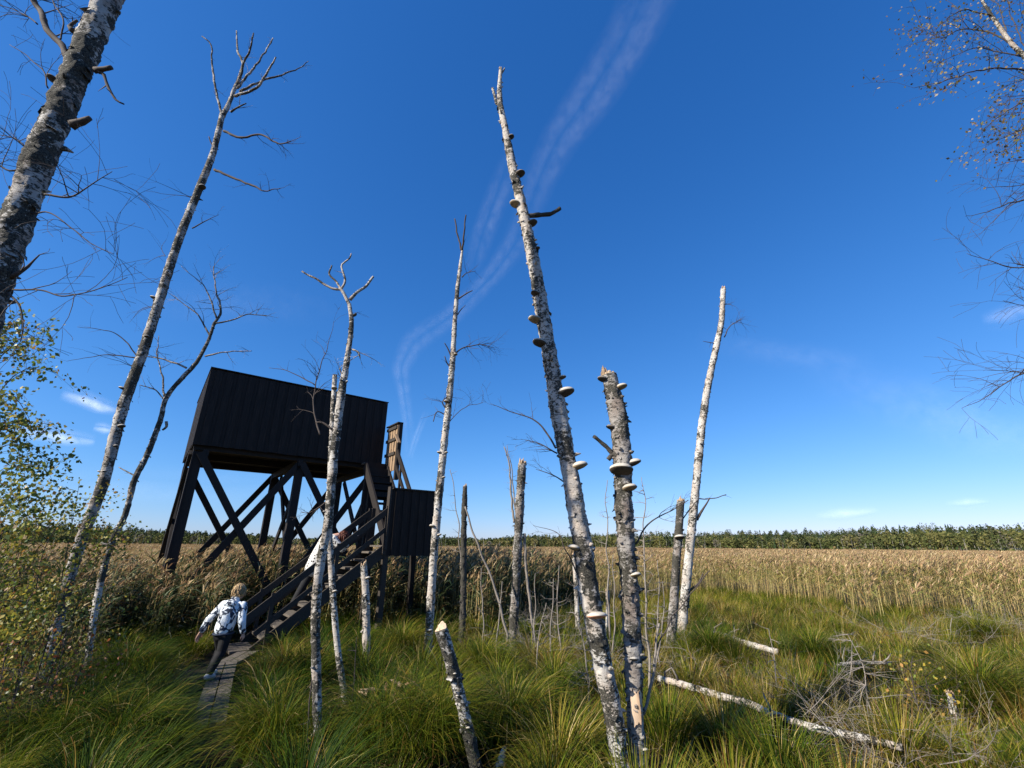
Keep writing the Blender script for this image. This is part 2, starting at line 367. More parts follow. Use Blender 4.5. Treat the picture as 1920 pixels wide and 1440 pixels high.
for s in PS:
    for d in PD:
        mb = MB(); mb.box(T(s, d, 2.0), E1 * .095, E2 * .095, Vector((0, 0, 2.12))); p = mb.build('post', WOOD_B, tw)
        if s == PS[0]:
            mb = MB(); mb.box(T(s - .11, d, 2.02), E1 * .014, E2 * .12, Vector((0, 0, 2.15))); mb.build('cladding_board', WOOD_B, p)
def brace(p, q, side, wd=.165, th=.06):
    mb = MB(); mb.bar(p, q, wd, th, side); mb.build('brace', WOOD_B, tw)
for d, o_ in ((PD[0], -.13), (PD[1], .13)):
    for i in (0, 1):
        a, b_ = PS[i], PS[i + 1]; zt, zl = 4.1, (.7, 1.0)[i]
        brace(T(a + .02, d + o_, zt), T(b_ - .1, d + o_, zl), E3)
        brace(T(b_ - .02, d + o_ + .065, zt), T(a + .1, d + o_ + .065, zl), E3)
for s, o_ in ((PS[0], -.17), (PS[1], .13), (PS[2], .13)):
    brace(T(s + o_, PD[0], 4.1), T(s + o_, PD[1] - .1, 1.0), E3)
    brace(T(s + o_ + .065, PD[1], 4.1), T(s + o_ + .065, PD[0] + .1, 1.0), E3)
# lower flight, landing, upper flight
LS0, LS1, LD1, LZ = 2.34, 3.66, 1.12, 1.98
def flight(p, run, wdir, rise, width, n, mt_rail, rail_sides, st_mat=WOOD_R, up=.0):
    hx = run.normalized(); top = p + run + E3 * rise
    fl = MB()
    for k in (0, 1):
        a = p + wdir * (width * k); fl.bar(a - hx * .12 - E3 * .02, a + run + E3 * (rise - .06), .24, .05, E3)
    fo = fl.build('staircase', st_mat, tw)
    for i in range(n):
        f_ = (i + .55) / n; c = p + run * f_ + wdir * (width / 2) + E3 * (rise * (i + 1) / (n + 1) + .03); tm_ = WOOD_B if up else WOOD_G
        mb = MB(); mb.box(c, hx * .135, wdir * (width / 2 - .028), Vector((0, 0, .022))); mb.build('tread', tm_, fo)
    for k in rail_sides:
        a = p + wdir * (width * k + (.055 if k else -.055))
        for j, (hz, wd, over_) in enumerate(((.86 + up, .13, .43 if not up else .05), (.44 + up, .09, .16 if not up else .05))):
            mb = MB(); mb.bar(a - hx * over_ + E3 * (hz - over_ * rise / run.length), a + run * .985 + E3 * (rise * .985 + hz), wd, .045, E3); mb.build('handrail', mt_rail, fo)
        for f_ in (.03, .52, .97) if run.length < 2.6 else (.05, .5, .97):
            q = a + run * f_ + E3 * (rise * f_) + wdir * (.06 if k else -.06) * -1
            mb = MB(); mb.box(q + E3 * (.42 + up / 2) + wdir * (.055 if k else -.055), hx * .035, wdir * .022, Vector((0, 0, .55))); mb.build('rail_post', mt_rail, fo)
    return fo
flight(T(0, 0, .06), E1 * 2.36, E2, LZ - .06, 1.02, 10, WOOD_R, (0, 1))
mb = MB()
for i in range(8):
    mb.box(T((LS0 + LS1) / 2, .02 + LD1 * (i + .5) / 8, LZ), E1 * ((LS1 - LS0) / 2), E2 * (LD1 / 16 - .004), Vector((0, 0, .02)))
ld = mb.build('landing', WOOD_G, tw)
def par(a, b, zt, zb, nrm):
    mb = MB(); boards(mb, a, b, zt, zt, zb, nrm, .11); o = mb.build('parapet', WOOD_D, ld)
    mb = MB(); a2, b2 = a.copy(), b.copy(); a2.z = b2.z = zt + .018; mb.bar(a2, b2, .10, .03, nrm); mb.build('cap_rail', WOOD_R, o)
par(T(LS0 + .03, -.03, 0), T(LS1, -.03, 0), 3.30, 1.76, -E2)
par(T(LS1 + .02, -.02, 0), T(LS1 + .02, LD1, 0), 3.30, 1.76, E1)
for s, d in ((LS0 + .03, .05), (LS1 - .05, .05), (LS0 + .05, LD1 - .03), (LS1 - .05, LD1 - .03)):
    mb = MB(); zt = 3.36 if d < .5 and s < 3 else 2.9; mb.box(T(s, d, zt / 2 - .1), E1 * .06, E2 * .06, Vector((0, 0, zt / 2 + .1))); mb.build('landing_post', WOOD_B if s > 3 else WOOD_R, ld)
mb = MB(); mb.bar(T(LS0 - .04, -.1, 3.34), T(LS0 - .04, -.1, 1.9), .05, .06, E1); mb.build('corner_post', WOOD_R, ld)
flight(T(2.44, .30, LZ), E2 * 1.95, E1, 4.25 - LZ, .64, 10, WOOD_D, (1,), WOOD_B, up=.16)
mb = MB()
for i in range(3): mb.box(T(2.78, 2.27 + .24 * (i + .5) / 3, 4.25), E1 * .36, E2 * (.24 / 6 - .004), Vector((0, 0, .02)))
gal = mb.build('entrance_platform', WOOD_G, tw)
mb = MB(); boards(mb, T(3.12, 1.74, 0), T(3.12, 2.46, 0), 5.42, 5.42, 4.05, E1, .085); pq = mb.build('entrance_parapet', PLANK_T, gal)
for z in (4.55, 4.98, 5.34):
    mb = MB(); mb.box(T(3.085, 2.10, z), E1 * .016, E2 * .35, Vector((0, 0, .045))); mb.build('batten', WOOD_R, pq)
mb = MB(); mb.bar(T(3.14, 1.62, 5.45), T(3.14, 2.48, 5.45), .17, .035, E1); mb.build('cap_rail', WOOD_B, pq)
mb = MB(); mb.box(T(3.17, 1.68, 4.6), E1 * .055, E2 * .05, Vector((0, 0, .83))); mb.build('entrance_post', WOOD_B, gal)
mb = MB(); mb.bar(T(3.07, 1.45, 4.80), T(3.07, 1.74, 5.10), .09, .04, E1); mb.build('handrail_end', PLANK_T, gal)
for k in range(5):
    f_ = (k + 5.2) / 10; mb = MB(); mb.box(T(2.76, .30 + 1.95 * f_ + .12, LZ + (4.25 - LZ) * f_ + .10), E1 * .29, E2 * .01, Vector((0, 0, .11))); mb.build('riser', WOOD_D, gal)
for s, d in ((2.50, 2.2), (3.16, 2.2)):
    mb = MB(); mb.box(T(s, d, 2.1), E1 * .055, E2 * .055, Vector((0, 0, 2.12))); mb.build('entrance_stilt', WOOD_B, gal)

# ------------------------------------------------------------------ the boardwalk
BW = [(-3.40, 6.1), (-3.67, 6.6), (-4.36, 7.9), (-4.85, 8.85), (-4.98, 9.95)]
bw = thing('boardwalk', 'narrow boardwalk of two weathered grey planks leading through the sedge to the stairs', 'boardwalk', (-3.7, 6.6, 0))
for i in range(len(BW) - 1):
    p, q = Vector((*BW[i], .075 - .012 * (i % 2))), Vector((*BW[i + 1], .08 - .012 * (i % 2))); d = (q - p).normalized(); sd_ = d.cross(E3)
    for k in (-1, 1):
        mb = MB(); mb.bar(p - d * .02 + sd_ * (.09 * k), q + d * .05 + sd_ * (.09 * k + U(-.006, .006)), .165, .045, sd_); mb.build('plank', WOOD_G, bw)
    mb = MB(); mb.bar(p + d * .3 - sd_ * .3 - E3 * .06, p + d * .3 + sd_ * .3 - E3 * .06, .1, .07, d); mb.build('sleeper', WOOD_B, bw)
for k in range(3):
    mb = MB(); c = T(-.28 - .0 * k, .2 + .3 * k, .08); mb.box(c, E1 * .22, E2 * .14, Vector((0, 0, .022))); mb.build('plank', WOOD_G, bw)

# ------------------------------------------------------------------ the two people
def remesh(name, mb, voxel, mat_, parent, smooth_it=3, mats=None):
    me = bpy.data.meshes.new('tmp'); me.from_pydata([tuple(p) for p in mb.v], [], mb.f); ob = bpy.data.objects.new('tmp', me); COL.objects.link(ob)
    r = ob.modifiers.new('r', 'REMESH'); r.mode = 'VOXEL'; r.voxel_size = voxel
    s = ob.modifiers.new('s', 'SMOOTH'); s.iterations = smooth_it; s.factor = .5
    dg = bpy.context.evaluated_depsgraph_get(); e = ob.evaluated_get(dg); m2 = bpy.data.meshes.new_from_object(e)
    bpy.data.objects.remove(ob); m2.name = name; m2.materials.clear(); m2.materials.append(mat_)
    m2.transform(Matrix.Translation(-wloc(parent))); m2.polygons.foreach_set('use_smooth', [True] * len(m2.polygons))
    o = bpy.data.objects.new(name, m2); COL.objects.link(o); o.parent = parent; return o
SKIN = plain('skin', [(.50, .27, .19), (.58, .34, .25)], sc=30, rough=.55, bs=.05)
HAIR_B = plain('fair_hair', [(.30, .19, .09), (.46, .32, .17)], (1, 1, .3), 60, .5, .6, .006)
HAIR_R = plain('auburn_hair', [(.10, .03, .018), (.17, .055, .03)], (1, 1, .4), 60, .5, .6, .006)
TROU = plain('black_trousers', [(.010, .010, .011), (.022, .021, .022)], sc=12, bs=.3)
SHOE = plain('pale_shoe', [(.55, .52, .48), (.70, .67, .62)], sc=30)
SHOE_D = plain('brown_shoe', [(.04, .03, .025), (.08, .06, .05)], sc=30)
m, t, b = mat('cracked_pattern_jacket'); cs = coords(t)
vo = nn(t, 'TexVoronoi', Scale=7.0, feature='DISTANCE_TO_EDGE'); wv = mixc(t, .16, cs((1.25, 1.25, .8)), nn(t, 'TexNoise').outputs[1]); t.links.new(wv, vo.inputs['Vector'])
dark = ramp(t, vo.outputs[0], [(.05, 1.), (.085, 0.)]); wh = mixc(t, ramp(t, noi(t, cs((1, 1, 1)), 5, 3), [(.4, 0.), (.6, 1.)]), (.62, .68, .74), (.80, .80, .79))
t.links.new(mixc(t, dark, wh, (.025, .035, .06)), b.inputs['Base Color']); bump(t, b, noi(t, cs((1, 1, 1)), 14, 4), .5, .02); JACK = m
m, t, b = mat('dotted_blouse'); cs = coords(t); vo = nn(t, 'TexVoronoi', Scale=17); vo.inputs['Randomness'].default_value = .55; t.links.new(cs((1, 1, 1)), vo.inputs['Vector'])
t.links.new(mixc(t, ramp(t, vo.outputs[0], [(.30, 1.), (.36, 0.)]), (.60, .57, .52), (.05, .04, .04)), b.inputs['Base Color']); bump(t, b, noi(t, cs((1, 1, 1)), 10, 4), .5, .02); BLOU = m
JLINE = plain('dark_blue_trim', [(.02, .025, .04), (.04, .05, .08)])

def hand(mb, wr, fdir, pdir, k=1.0, curl=.5):
    """palm, four unequal bent fingers and a side thumb; pdir is where the palm faces"""
    f = Vector(fdir).normalized(); p = Vector(pdir); p = (p - f * p.dot(f)).normalized(); s = f.cross(p)
    for j in range(4): mb.capsule(wr + s * ((j - 1.5) * .016 * k), .013 * k, wr + f * .075 * k + s * ((j - 1.5) * .019 * k), .0115 * k, 8)
    for j, ln in enumerate((.062, .072, .067, .052)):
        a = wr + f * .078 * k + s * ((j - 1.5) * .021 * k); b1 = a + (f + p * curl * .5).normalized() * ln * .5 * k; c1 = b1 + (f + p * curl * 1.6).normalized() * ln * .5 * k
        mb.capsule(a, .0092 * k, b1, .0085 * k, 8); mb.capsule(b1, .0085 * k, c1, .007 * k, 8)
    a = wr + f * .02 * k - s * .026 * k; b1 = a + (f * .7 - s * .7 + p * .2).normalized() * .04 * k; c1 = b1 + (f * .9 - s * .3 + p * .3).normalized() * .032 * k
    mb.capsule(a, .012 * k, b1, .010 * k, 8); mb.capsule(b1, .010 * k, c1, .008 * k, 8)

# the child walking on the planks, seen from behind
bo = G(394, 1272, .085); fw = Vector((.06, 1, 0)).normalized(); rt = Vector((fw.y, -fw.x, 0))
def B(r, f, z): return bo + rt * r + fw * f + E3 * z
boy = thing('person', 'child in a pale blue jacket with dark crackle lines walking on the boardwalk', 'person', bo)
hip, nk, hd = B(.06, .0, .66), B(.12, .05, 1.06), B(.135, .10, 1.185)
shL, shR = B(-.03, .03, 1.0), B(.26, .06, .99); elL, elR = B(-.20, -.01, .80), B(.33, .0, .775); wrL, wrR = B(-.28, -.03, .62), B(.345, .06, .60)
knL, knR = B(-.01, .13, .37), B(.10, -.01, .36); anL, anR = B(-.085, .10, .075), B(.06, -.15, .10)
mb = MB(); mb.capsule(hip, .105, B(.10, .03, .90), .11); mb.capsule(B(.10, .03, .88), .11, nk, .06); mb.capsule(shL, .05, shR, .05); mb.capsule(nk, .045, hd, .045)
for a, b1, c1 in ((shL, elL, wrL), (shR, elR, wrR)): mb.capsule(a, .043, b1, .034); mb.capsule(b1, .034, c1, .023)
for hp, a, b1 in ((B(.0, .0, .64), knL, anL), (B(.12, .0, .64), knR, anR)): mb.capsule(hp, .075, a, .05); mb.capsule(a, .05, b1, .032)
mb.capsule(anL - E3 * .04, .032, anL + fw * .12 - E3 * .05, .025); mb.capsule(anR - E3 * .02, .032, anR + fw * .09 - E3 * .07, .025)
mb.ell(hd, .078, .095, .112, (rt, fw, E3)); mb.ell(hd + fw * .03 - E3 * .05, .058, .06, .06, (rt, fw, E3)); mb.capsule(hd + fw * .085 - E3 * .005, .013, hd + fw * .105 - E3 * .03, .014, 8)
for k in (-1, 1): mb.ell(hd + rt * (.08 * k) - E3 * .012, .012, .022, .032, (rt, fw, E3), 8)
hand(mb, wrL, (wrL - elL) + fw * .02, rt, 1.0, .4); hand(mb, wrR, (wrR - elR), -rt, .82, .6)
remesh('body', mb, .0055, SKIN, boy, 2)
mb = MB(); mb.ell(hd - fw * .008 + E3 * .014, .088, .105, .115, (rt, fw, E3), 20)
for i in range(260):
    a, e = U(0, 6.28), U(-.35, 1.4); n_ = (rt * math.cos(a) * math.cos(e) + fw * math.sin(a) * math.cos(e) + E3 * math.sin(e)); p = hd - fw * .008 + E3 * .014 + Vector((n_.dot(rt) * .088 * rt + n_.dot(fw) * .105 * fw + n_.z * .115 * E3))
    mb.tube([p, p + (n_ * .3 - E3 * .6 - fw * .2).normalized() * .03, p + (n_ * .35 - E3 * 1.0).normalized() * .05], [.006, .005, .002], 4)
vv = [Vector(p) for p in mb.v]
for i, p in enumerate(vv):                                     # hairline: keep clear of the face and the nape
    q = p - hd
    if q.dot(fw) > .055 and q.z < .045: mb.v[i] = tuple(hd + (q * .80))
    elif q.z < -.075: mb.v[i] = tuple(p + E3 * (-.075 - q.z) * .8 - (q - E3 * q.z) * .12)
mb.build('hair', HAIR_B, boy, True)
for k, nm in ((-1, 'eye'), (1, 'eye')):
    mb = MB(); mb.ell(hd + rt * (.03 * k) + fw * .088 + E3 * .012, .012, .008, .009, (rt, fw, E3), 6); mb.build(nm, TROU, boy)
mb = MB(); mb.capsule(hd + fw * .092 - E3 * .058 - rt * .018, .006, hd + fw * .092 - E3 * .058 + rt * .018, .006, 8); mb.build('mouth', HAIR_R, boy)
mb = MB(); mb.capsule(B(.065, .0, .68), .135, B(.10, .02, .90), .14, 18); mb.capsule(B(.10, .02, .88), .14, B(.115, .04, 1.0), .10, 18); mb.capsule(shL + E3 * .0, .062, shR, .062, 16); mb.capsule(B(.115, .04, 1.03), .068, B(.12, .05, 1.085), .062, 16)
for a, b1, c1 in ((shL, elL, wrL), (shR, elR, wrR)): mb.capsule(a, .068, b1, .055); mb.capsule(b1, .056, b1 + (c1 - b1) * .82, .045)
mb.ell(B(.115, -.05, 1.03), .10, .055, .06, (rt, fw, E3))
mb.v = [(p[0], p[1], max(p[2], bo.z + .585)) if (Vector(p) - B(.065, 0, p[2])).length < .16 else p for p in mb.v]
remesh('jacket', mb, .009, JACK, boy, 3)
mb = MB(); mb.tube([B(.065 + .137 * math.cos(a), .137 * math.sin(a), .605) for a in np.linspace(0, 2 * math.pi, 25)], [.014] * 25, 8, False); mb.build('jacket_hem', JLINE, boy, True)
mb = MB(); mb.capsule(B(.06, 0, .60), .115, B(.06, 0, .66), .115)
for hp, a, b1 in ((B(.005, .0, .60), knL, anL), (B(.12, .0, .60), knR, anR)): mb.capsule(hp, .090, a, .070); mb.capsule(a, .070, b1 + (a - b1) * .08, .058)
remesh('trousers', mb, .009, TROU, boy, 3)
for an, dd, z_ in ((anL, .0, 0), (anR, -.02, .02)):
    mb = MB(); mb.capsule(an - fw * .03 - E3 * .038, .040, an + fw * .12 - E3 * (.042 + z_), .036); mb.capsule(an - E3 * .03, .04, an + E3 * .012, .042, 12)
    mb.v = [(p[0], p[1], max(p[2], bo.z + .002)) for p in mb.v]; remesh('shoe', mb, .007, SHOE, boy, 2)

# the second visitor climbing the stairs, bent forward with a hand on the rail
wo_ = T(1.0, .5, .0); wb = thing('person', 'visitor in a white blouse with dark dots climbing the stairs bent forward', 'person', T(.95, .5, .82))
def W(s, d, z): return T(s, d, z)
hip, chest, nk, hd = W(.98, .5, 1.62), W(1.12, .46, 2.08), W(1.34, .44, 2.19), W(1.50, .42, 2.17)
anB, anF = W(.62, .58, .80), W(1.10, .40, 1.16); knB, knF = W(.80, .58, 1.20), W(1.12, .40, 1.52)
shN, shF = W(1.20, .27, 2.12), W(1.20, .63, 2.12); elN, elF = W(1.38, .14, 1.90), W(1.42, .8, 1.85); wrN, wrF = W(1.56, -.015, 2.17), W(1.55, 1.02, 2.18)
mb = MB(); mb.capsule(hip, .14, chest, .13); mb.capsule(chest, .13, nk, .07); mb.capsule(shN, .06, shF, .06); mb.capsule(nk, .05, hd, .05)
for a, b1, c1 in ((shN, elN, wrN), (shF, elF, wrF)): mb.capsule(a, .05, b1, .04); mb.capsule(b1, .04, c1, .026)
for d_, a, b1 in ((.57, knB, anB), (.42, knF, anF)): mb.capsule(W(.96, d_, 1.58), .10, a, .065); mb.capsule(a, .065, b1, .042)
for an in (anB, anF): mb.capsule(an - E3 * .03, .036, an + E1 * .16 - E3 * .05, .03)
hx = (E1 * .85 - E3 * .5).normalized(); hz = (E3 * .85 + E1 * .5).normalized()
mb.ell(hd, .078, .098, .115, (E2, hx, hz)); mb.ell(hd + hx * .035 - hz * .055, .058, .06, .06, (E2, hx, hz)); mb.capsule(hd + hx * .09, .013, hd + hx * .11 - hz * .028, .015, 8)
for k in (-1, 1): mb.ell(hd + E2 * (.08 * k), .012, .022, .032, (E2, hx, hz), 8)
hand(mb, wrN, E1 + E3 * .7, -E3 + E1 * .5, 1.0, .9); hand(mb, wrF, E1 + E3 * .7, -E3 + E1 * .5, 1.0, .9)
remesh('body', mb, .006, SKIN, wb, 2)
mb = MB(); mb.ell(hd - hx * .02 + hz * .012, .092, .108, .122, (E2, hx, hz), 18)
for i in range(200):
    a, e = U(0, 6.28), U(-.2, 1.4); n_ = E2 * math.cos(a) * math.cos(e) + hx * math.sin(a) * math.cos(e) + hz * math.sin(e); p = hd - hx * .02 + hz * .012 + E2 * n_.dot(E2) * .09 + hx * n_.dot(hx) * .105 + hz * n_.dot(hz) * .12
    mb.tube([p, p + (n_ * .4 - hz * .6 - hx * .2).normalized() * .07, p + (n_ * .2 - hz * .5 - E3 * .7).normalized() * .16], [.009, .008, .003], 4)
for i, p in enumerate([Vector(p) for p in mb.v]):
    q = p - hd
    if q.dot(hx) > .05 and q.dot(hz) < .05: mb.v[i] = tuple(hd + q * .78)
mb.build('hair', HAIR_R, wb, True)
for k in (-1, 1):
    mb = MB(); mb.ell(hd + E2 * (.03 * k) + hx * .09 + hz * .01, .012, .008, .009, (E2, hx, hz), 6); mb.build('eye', TROU, wb)
mb = MB(); mb.capsule(W(.92, .5, 1.50), .185, W(.98, .5, 1.70), .18, 18); mb.capsule(W(.98, .5, 1.70), .18, chest, .17, 18); mb.capsule(chest, .17, W(1.26, .45, 2.14), .10, 18); mb.capsule(shN, .085, shF, .085, 16)
for a, b1, c1 in ((shN, elN, wrN), (shF, elF, wrF)): mb.capsule(a, .082, b1, .068); mb.capsule(b1, .068, b1 + (c1 - b1) * .35, .06)
remesh('blouse', mb, .011, BLOU, wb, 3)
mb = MB(); mb.capsule(W(.96, .5, 1.50), .15, hip, .15)
for d_, a, b1 in ((.57, knB, anB), (.42, knF, anF)): mb.capsule(W(.96, d_, 1.54), .115, a, .085); mb.capsule(a, .085, b1 + (a - b1) * .08, .07)
remesh('trousers', mb, .011, TROU, wb, 3)
for an in (anB, anF):
    mb = MB(); mb.capsule(an - E1 * .04 - E3 * .045, .043, an + E1 * .17 - E3 * .05, .038); mb.capsule(an - E3 * .03, .044, an + E3 * .03, .046, 12); remesh('shoe', mb, .008, SHOE_D, wb, 2)

# ------------------------------------------------------------------ trees
def smooth_path(pts, step):
    """Catmull-Rom through the points, resampled"""
    pts = [Vector(p) for p in pts]; q = [pts[0] * 2 - pts[1]] + pts + [pts[-1] * 2 - pts[-2]]; out, par = [], []
    for i in range(1, len(q) - 2):
        n = max(2, int((q[i + 1] - q[i]).length / step))
        for k in range(n):
            t_ = k / n; a, b_, c, d = q[i - 1], q[i], q[i + 1], q[i + 2]
            out.append(.5 * ((2 * b_) + (c - a) * t_ + (2 * a - 5 * b_ + 4 * c - d) * t_ ** 2 + (3 * b_ - a - 3 * c + d) * t_ ** 3)); par.append(i - 1 + t_)
    out.append(pts[-1]); par.append(len(pts) - 1); return out, par
class Tree: pass
def trunk(name, label, px, Y, mt, cat='dead tree', group=None, top='broken', rough=.16, sides=18, step=.05, flakes=30, scale=1.0):
    n = len(px); Ys = [Y] * n if not isinstance(Y, (tuple, list)) else list(np.linspace(Y[0], Y[1], n)) if len(Y) == 2 else list(Y)
    pts = [P(x, y, yy) for (x, y, *_), yy in zip(px, Ys)]; rad = [w_ * .5 * mppw(x, y, yy) * scale for (x, y, w_), yy in zip(px, Ys)]
    gz = float(gh(pts[0].x, pts[0].y))
    if pts[0].z > gz - .05:
        d = (pts[0] - pts[1]).normalized(); d = (d - E3 * .8).normalized(); f_ = pts[0] + d * ((pts[0].z - gz + .15) / max(.3, -d.z)); pts = [f_] + pts; rad = [rad[0] * 1.12] + rad; Ys = [Ys[0]] + Ys
    tr = Tree(); tr.root = thing(name, label, cat, Vector((pts[0].x, pts[0].y, min(pts[0].z, gz))), group)
    sp_, par = smooth_path(pts, step); rr = [float(np.interp(u, range(len(rad)), rad)) for u in par]
    tr.pts, tr.rad, tr.mat = sp_, rr, mt
    sd_ = random.randrange(100); mb = MB(); mb.tube(sp_, rr, sides, top != 'twig', rough, 0, sd_)
    if top == 'broken':                                       # a crown of splinters round the snapped end
        e, d, r = sp_[-1], (sp_[-1] - sp_[-3]).normalized(), rr[-1]; u = d.orthogonal().normalized(); v = d.cross(u); side = U(0, 6.28)
        for k in range(14):
            a = U(0, 6.28); q = e + (u * math.cos(a) + v * math.sin(a)) * r * U(.35, .9); L = r * (U(.3, 1.0) + 1.2 * max(0, math.cos(a - side)) * R())
            mb.tube([q - d * .02, q + d * L * .6, q + d * L + u * U(-.1, .1) * r], [r * .32, r * .2, r * .04], 5, True, 0, 1)
    for k in range(flakes):                                   # curls of bark and knots standing off the trunk
        i = random.randrange(2, len(sp_) - 2); c, r = sp_[i], rr[i]; a = U(0, 6.28); d = Vector((math.cos(a), math.sin(a), 0)); s_ = Vector((-d.y, d.x, 0)); h, w_ = U(.01, .045) * (.5 + r * 6), U(.02, .06) * (.4 + r * 5)
        p = c + d * r * .97; o_ = U(.2, .8) * h
        if R() < .6: mb.add([p - s_ * w_, p + s_ * w_, p + s_ * w_ * U(.5, .9) - E3 * h + d * o_, p - s_ * w_ * U(.3, .9) - E3 * h * U(.5, 1) + d * o_ * 1.3], [(0, 1, 2, 3)])
        else: mb.tube([p - d * r * .3, p + d * h * .5 + E3 * h * .2, p + d * h * U(.6, 1.6) + E3 * h * U(-.2, .6)], [h * .7, h * .45, h * .12], 5)
    tr.trunk = mb.build('trunk', [mt, BROKEN], tr.root, True); return tr
def near(tr, p): return min(range(len(tr.pts)), key=lambda i: (tr.pts[i] - p).length_squared)
def yat(tr, px, py):
    r = ray(px, py); best = min(tr.pts, key=lambda q: (q - CAM).cross(r).length_squared / (r.length_squared)); return best.y
def twig(mb, p, d, L, r, depth, grav=-.05, tips=None, sides=4, wig=.22, kids=3):
    n = 5 + depth; pts, rad = [p.copy()], [r]; d = d.normalized(); bend = Vector((U(-1, 1), U(-1, 1), U(-1, .6))) * .10
    for i in range(n):
        d = (d + Vector((U(-1, 1), U(-1, 1), U(-1, 1))) * wig * .8 + bend + E3 * grav).normalized(); pts.append(pts[-1] + d * (L / n)); rad.append(max(r * (1 - (i + 1) / n * .8), .0011))
    mb.tube(pts, rad, sides if depth > 0 else 3, False)
    if tips is not None: tips += pts[n // 2:]
    if depth > 0:
        for k in range(kids):
            i = random.randrange(1, n); dd = (pts[min(i + 1, n)] - pts[i - 1]).normalized(); o_ = Vector((U(-1, 1), U(-1, 1), U(-.6, 1))).normalized()
            twig(mb, pts[i], dd * .8 + o_ * .75, L * U(.35, .65), rad[i] * .6, depth - 1, grav, tips, sides, wig, kids)
def branch(tr, path, w0, w1, tw=(6, .35, 1), dY=None, mt=None, tips=None, grav=-.02, rough=.12, Y=None, wig=.22, kids=3, parent=None, name='branch'):
    x0, y0 = path[0]; Y0 = Y or yat(tr, x0, y0); k_ = len(path); dY = U(-.25, .25) if dY is None else dY; rough = rough if w0 < 10 else .3
    L = sum((P(*a, Y0) - P(*b_, Y0)).length for a, b_ in zip(path, path[1:]))
    pts = [P(x, y, Y0 + dY * L * i / (k_ - 1)) for i, (x, y) in enumerate(path)]; m_ = mppw(x0, y0, Y0)
    sp_, par = smooth_path(pts, max(.03, L / 40)); rr = [max((w0 + (w1 - w0) * u / (k_ - 1)) * .40 * m_, .0012) for u in par]
    sp_ = [q + Vector((mnoise.noise(q * 6), mnoise.noise(q * 6 + E3 * 9), mnoise.noise(q * 6 + E1 * 5))) * min(.02, L * .02) if 0 < i else q for i, q in enumerate(sp_)]
    mb = MB(); mb.tube(sp_, rr, 7, True, rough, 0, random.randrange(50))
    if tips is not None: tips += sp_[len(sp_) // 3:]
    n, ln, dep = tw
    for k in range(n):
        i = random.randrange(max(1, len(sp_) // 5), len(sp_)); d = (sp_[min(i + 1, len(sp_) - 1)] - sp_[max(0, i - 1)]).normalized(); o_ = Vector((U(-1, 1), U(-1, 1), U(-.7, 1))).normalized()
        twig(mb, sp_[i], d * .7 + o_ * .8, ln * U(.5, 1.2), min(rr[i] * .6, .006), dep, grav, tips, 4, wig, kids)
    return mb.build(name, mt or TWIG, parent or tr.root, True)
def sprays(tr, starts, L, n, depth, mt=TWIG, grav=-.06, r=.006, tips=None, kids=3, wig=.22):
    """fine twig sprays: each start is (px, py, dx, dy) on the trunk and a heading in the picture plane"""
    for x, y, dx, dy in starts:
        Y = yat(tr, x, y); p = P(x, y, Y); q = P(x + dx, y + dy, Y + U(-.3, .3)); mb = MB()
        for k in range(n): twig(mb, p, (q - p).normalized() + Vector((U(-1, 1), U(-1, 1), U(-1, 1))) * .25 * (k > 0), L * U(.7, 1.1), r, depth, grav, tips, 4, wig, kids)
        mb.build('branch', mt, tr.root, True)
def fungus(tr, px, py, wpx, dx, kind='hoof', tall=.55):
    Y = yat(tr, px, py); m_ = mppw(px, py, Y); d = Vector((dx, -math.sqrt(max(0, 1 - dx * dx)), 0)); q = P(px, py, Y); i = near(tr, q); r = tr.rad[i]
    a = wpx * .58 * m_ ; c = tr.pts[i] + d * (r * (.70 if kind == 'rim' else .97) + a * .30); s_ = Vector((-d.y, d.x, 0)); mb = MB(); n, m2 = 8, 18
    rx, ry, rz = a * (1.15 if abs(dx) < .6 else 1.0), a * 1.1, a * tall * 1.6
    vs, fs, mi = [], [], []
    for i_ in range(n + 1):
        t_ = math.pi * i_ / n
        for k in range(m2):
            f_ = 2 * math.pi * k / m2; z = math.cos(t_); out = math.sin(t_) * math.sin(f_); z = z * rz * .62 if z > 0 else z * rz * (.50 - .22 * out)
            w_ = 1 + .08 * mnoise.noise(Vector((math.cos(f_) * 2, math.sin(f_) * 2, i_ + px)))
            vs.append(c + s_ * rx * math.sin(t_) * math.cos(f_) * w_ + d * ry * math.sin(t_) * math.sin(f_) * w_ + E3 * (z - rz * .1) + E3 * (.22 * rz * out))
    for i_ in range(n):
        for k in range(m2): fs.append((i_ * m2 + k, (i_ + 1) * m2 + k, (i_ + 1) * m2 + (k + 1) % m2, i_ * m2 + (k + 1) % m2)); mi.append(0 if i_ < n * (.46 if kind == 'rim' else .5) else 1)
    mb.v, mb.f, mb.mi = [tuple(v) for v in vs], fs, mi
    mb.build('bracket_fungus', {'hoof': [FUN_W, FUN_D], 'pale': [FUN_W, FUN_B], 'rim': [FUN_W, FUN_P], 'dark': [FUN_T, FUN_D]}[kind], tr.root, True)
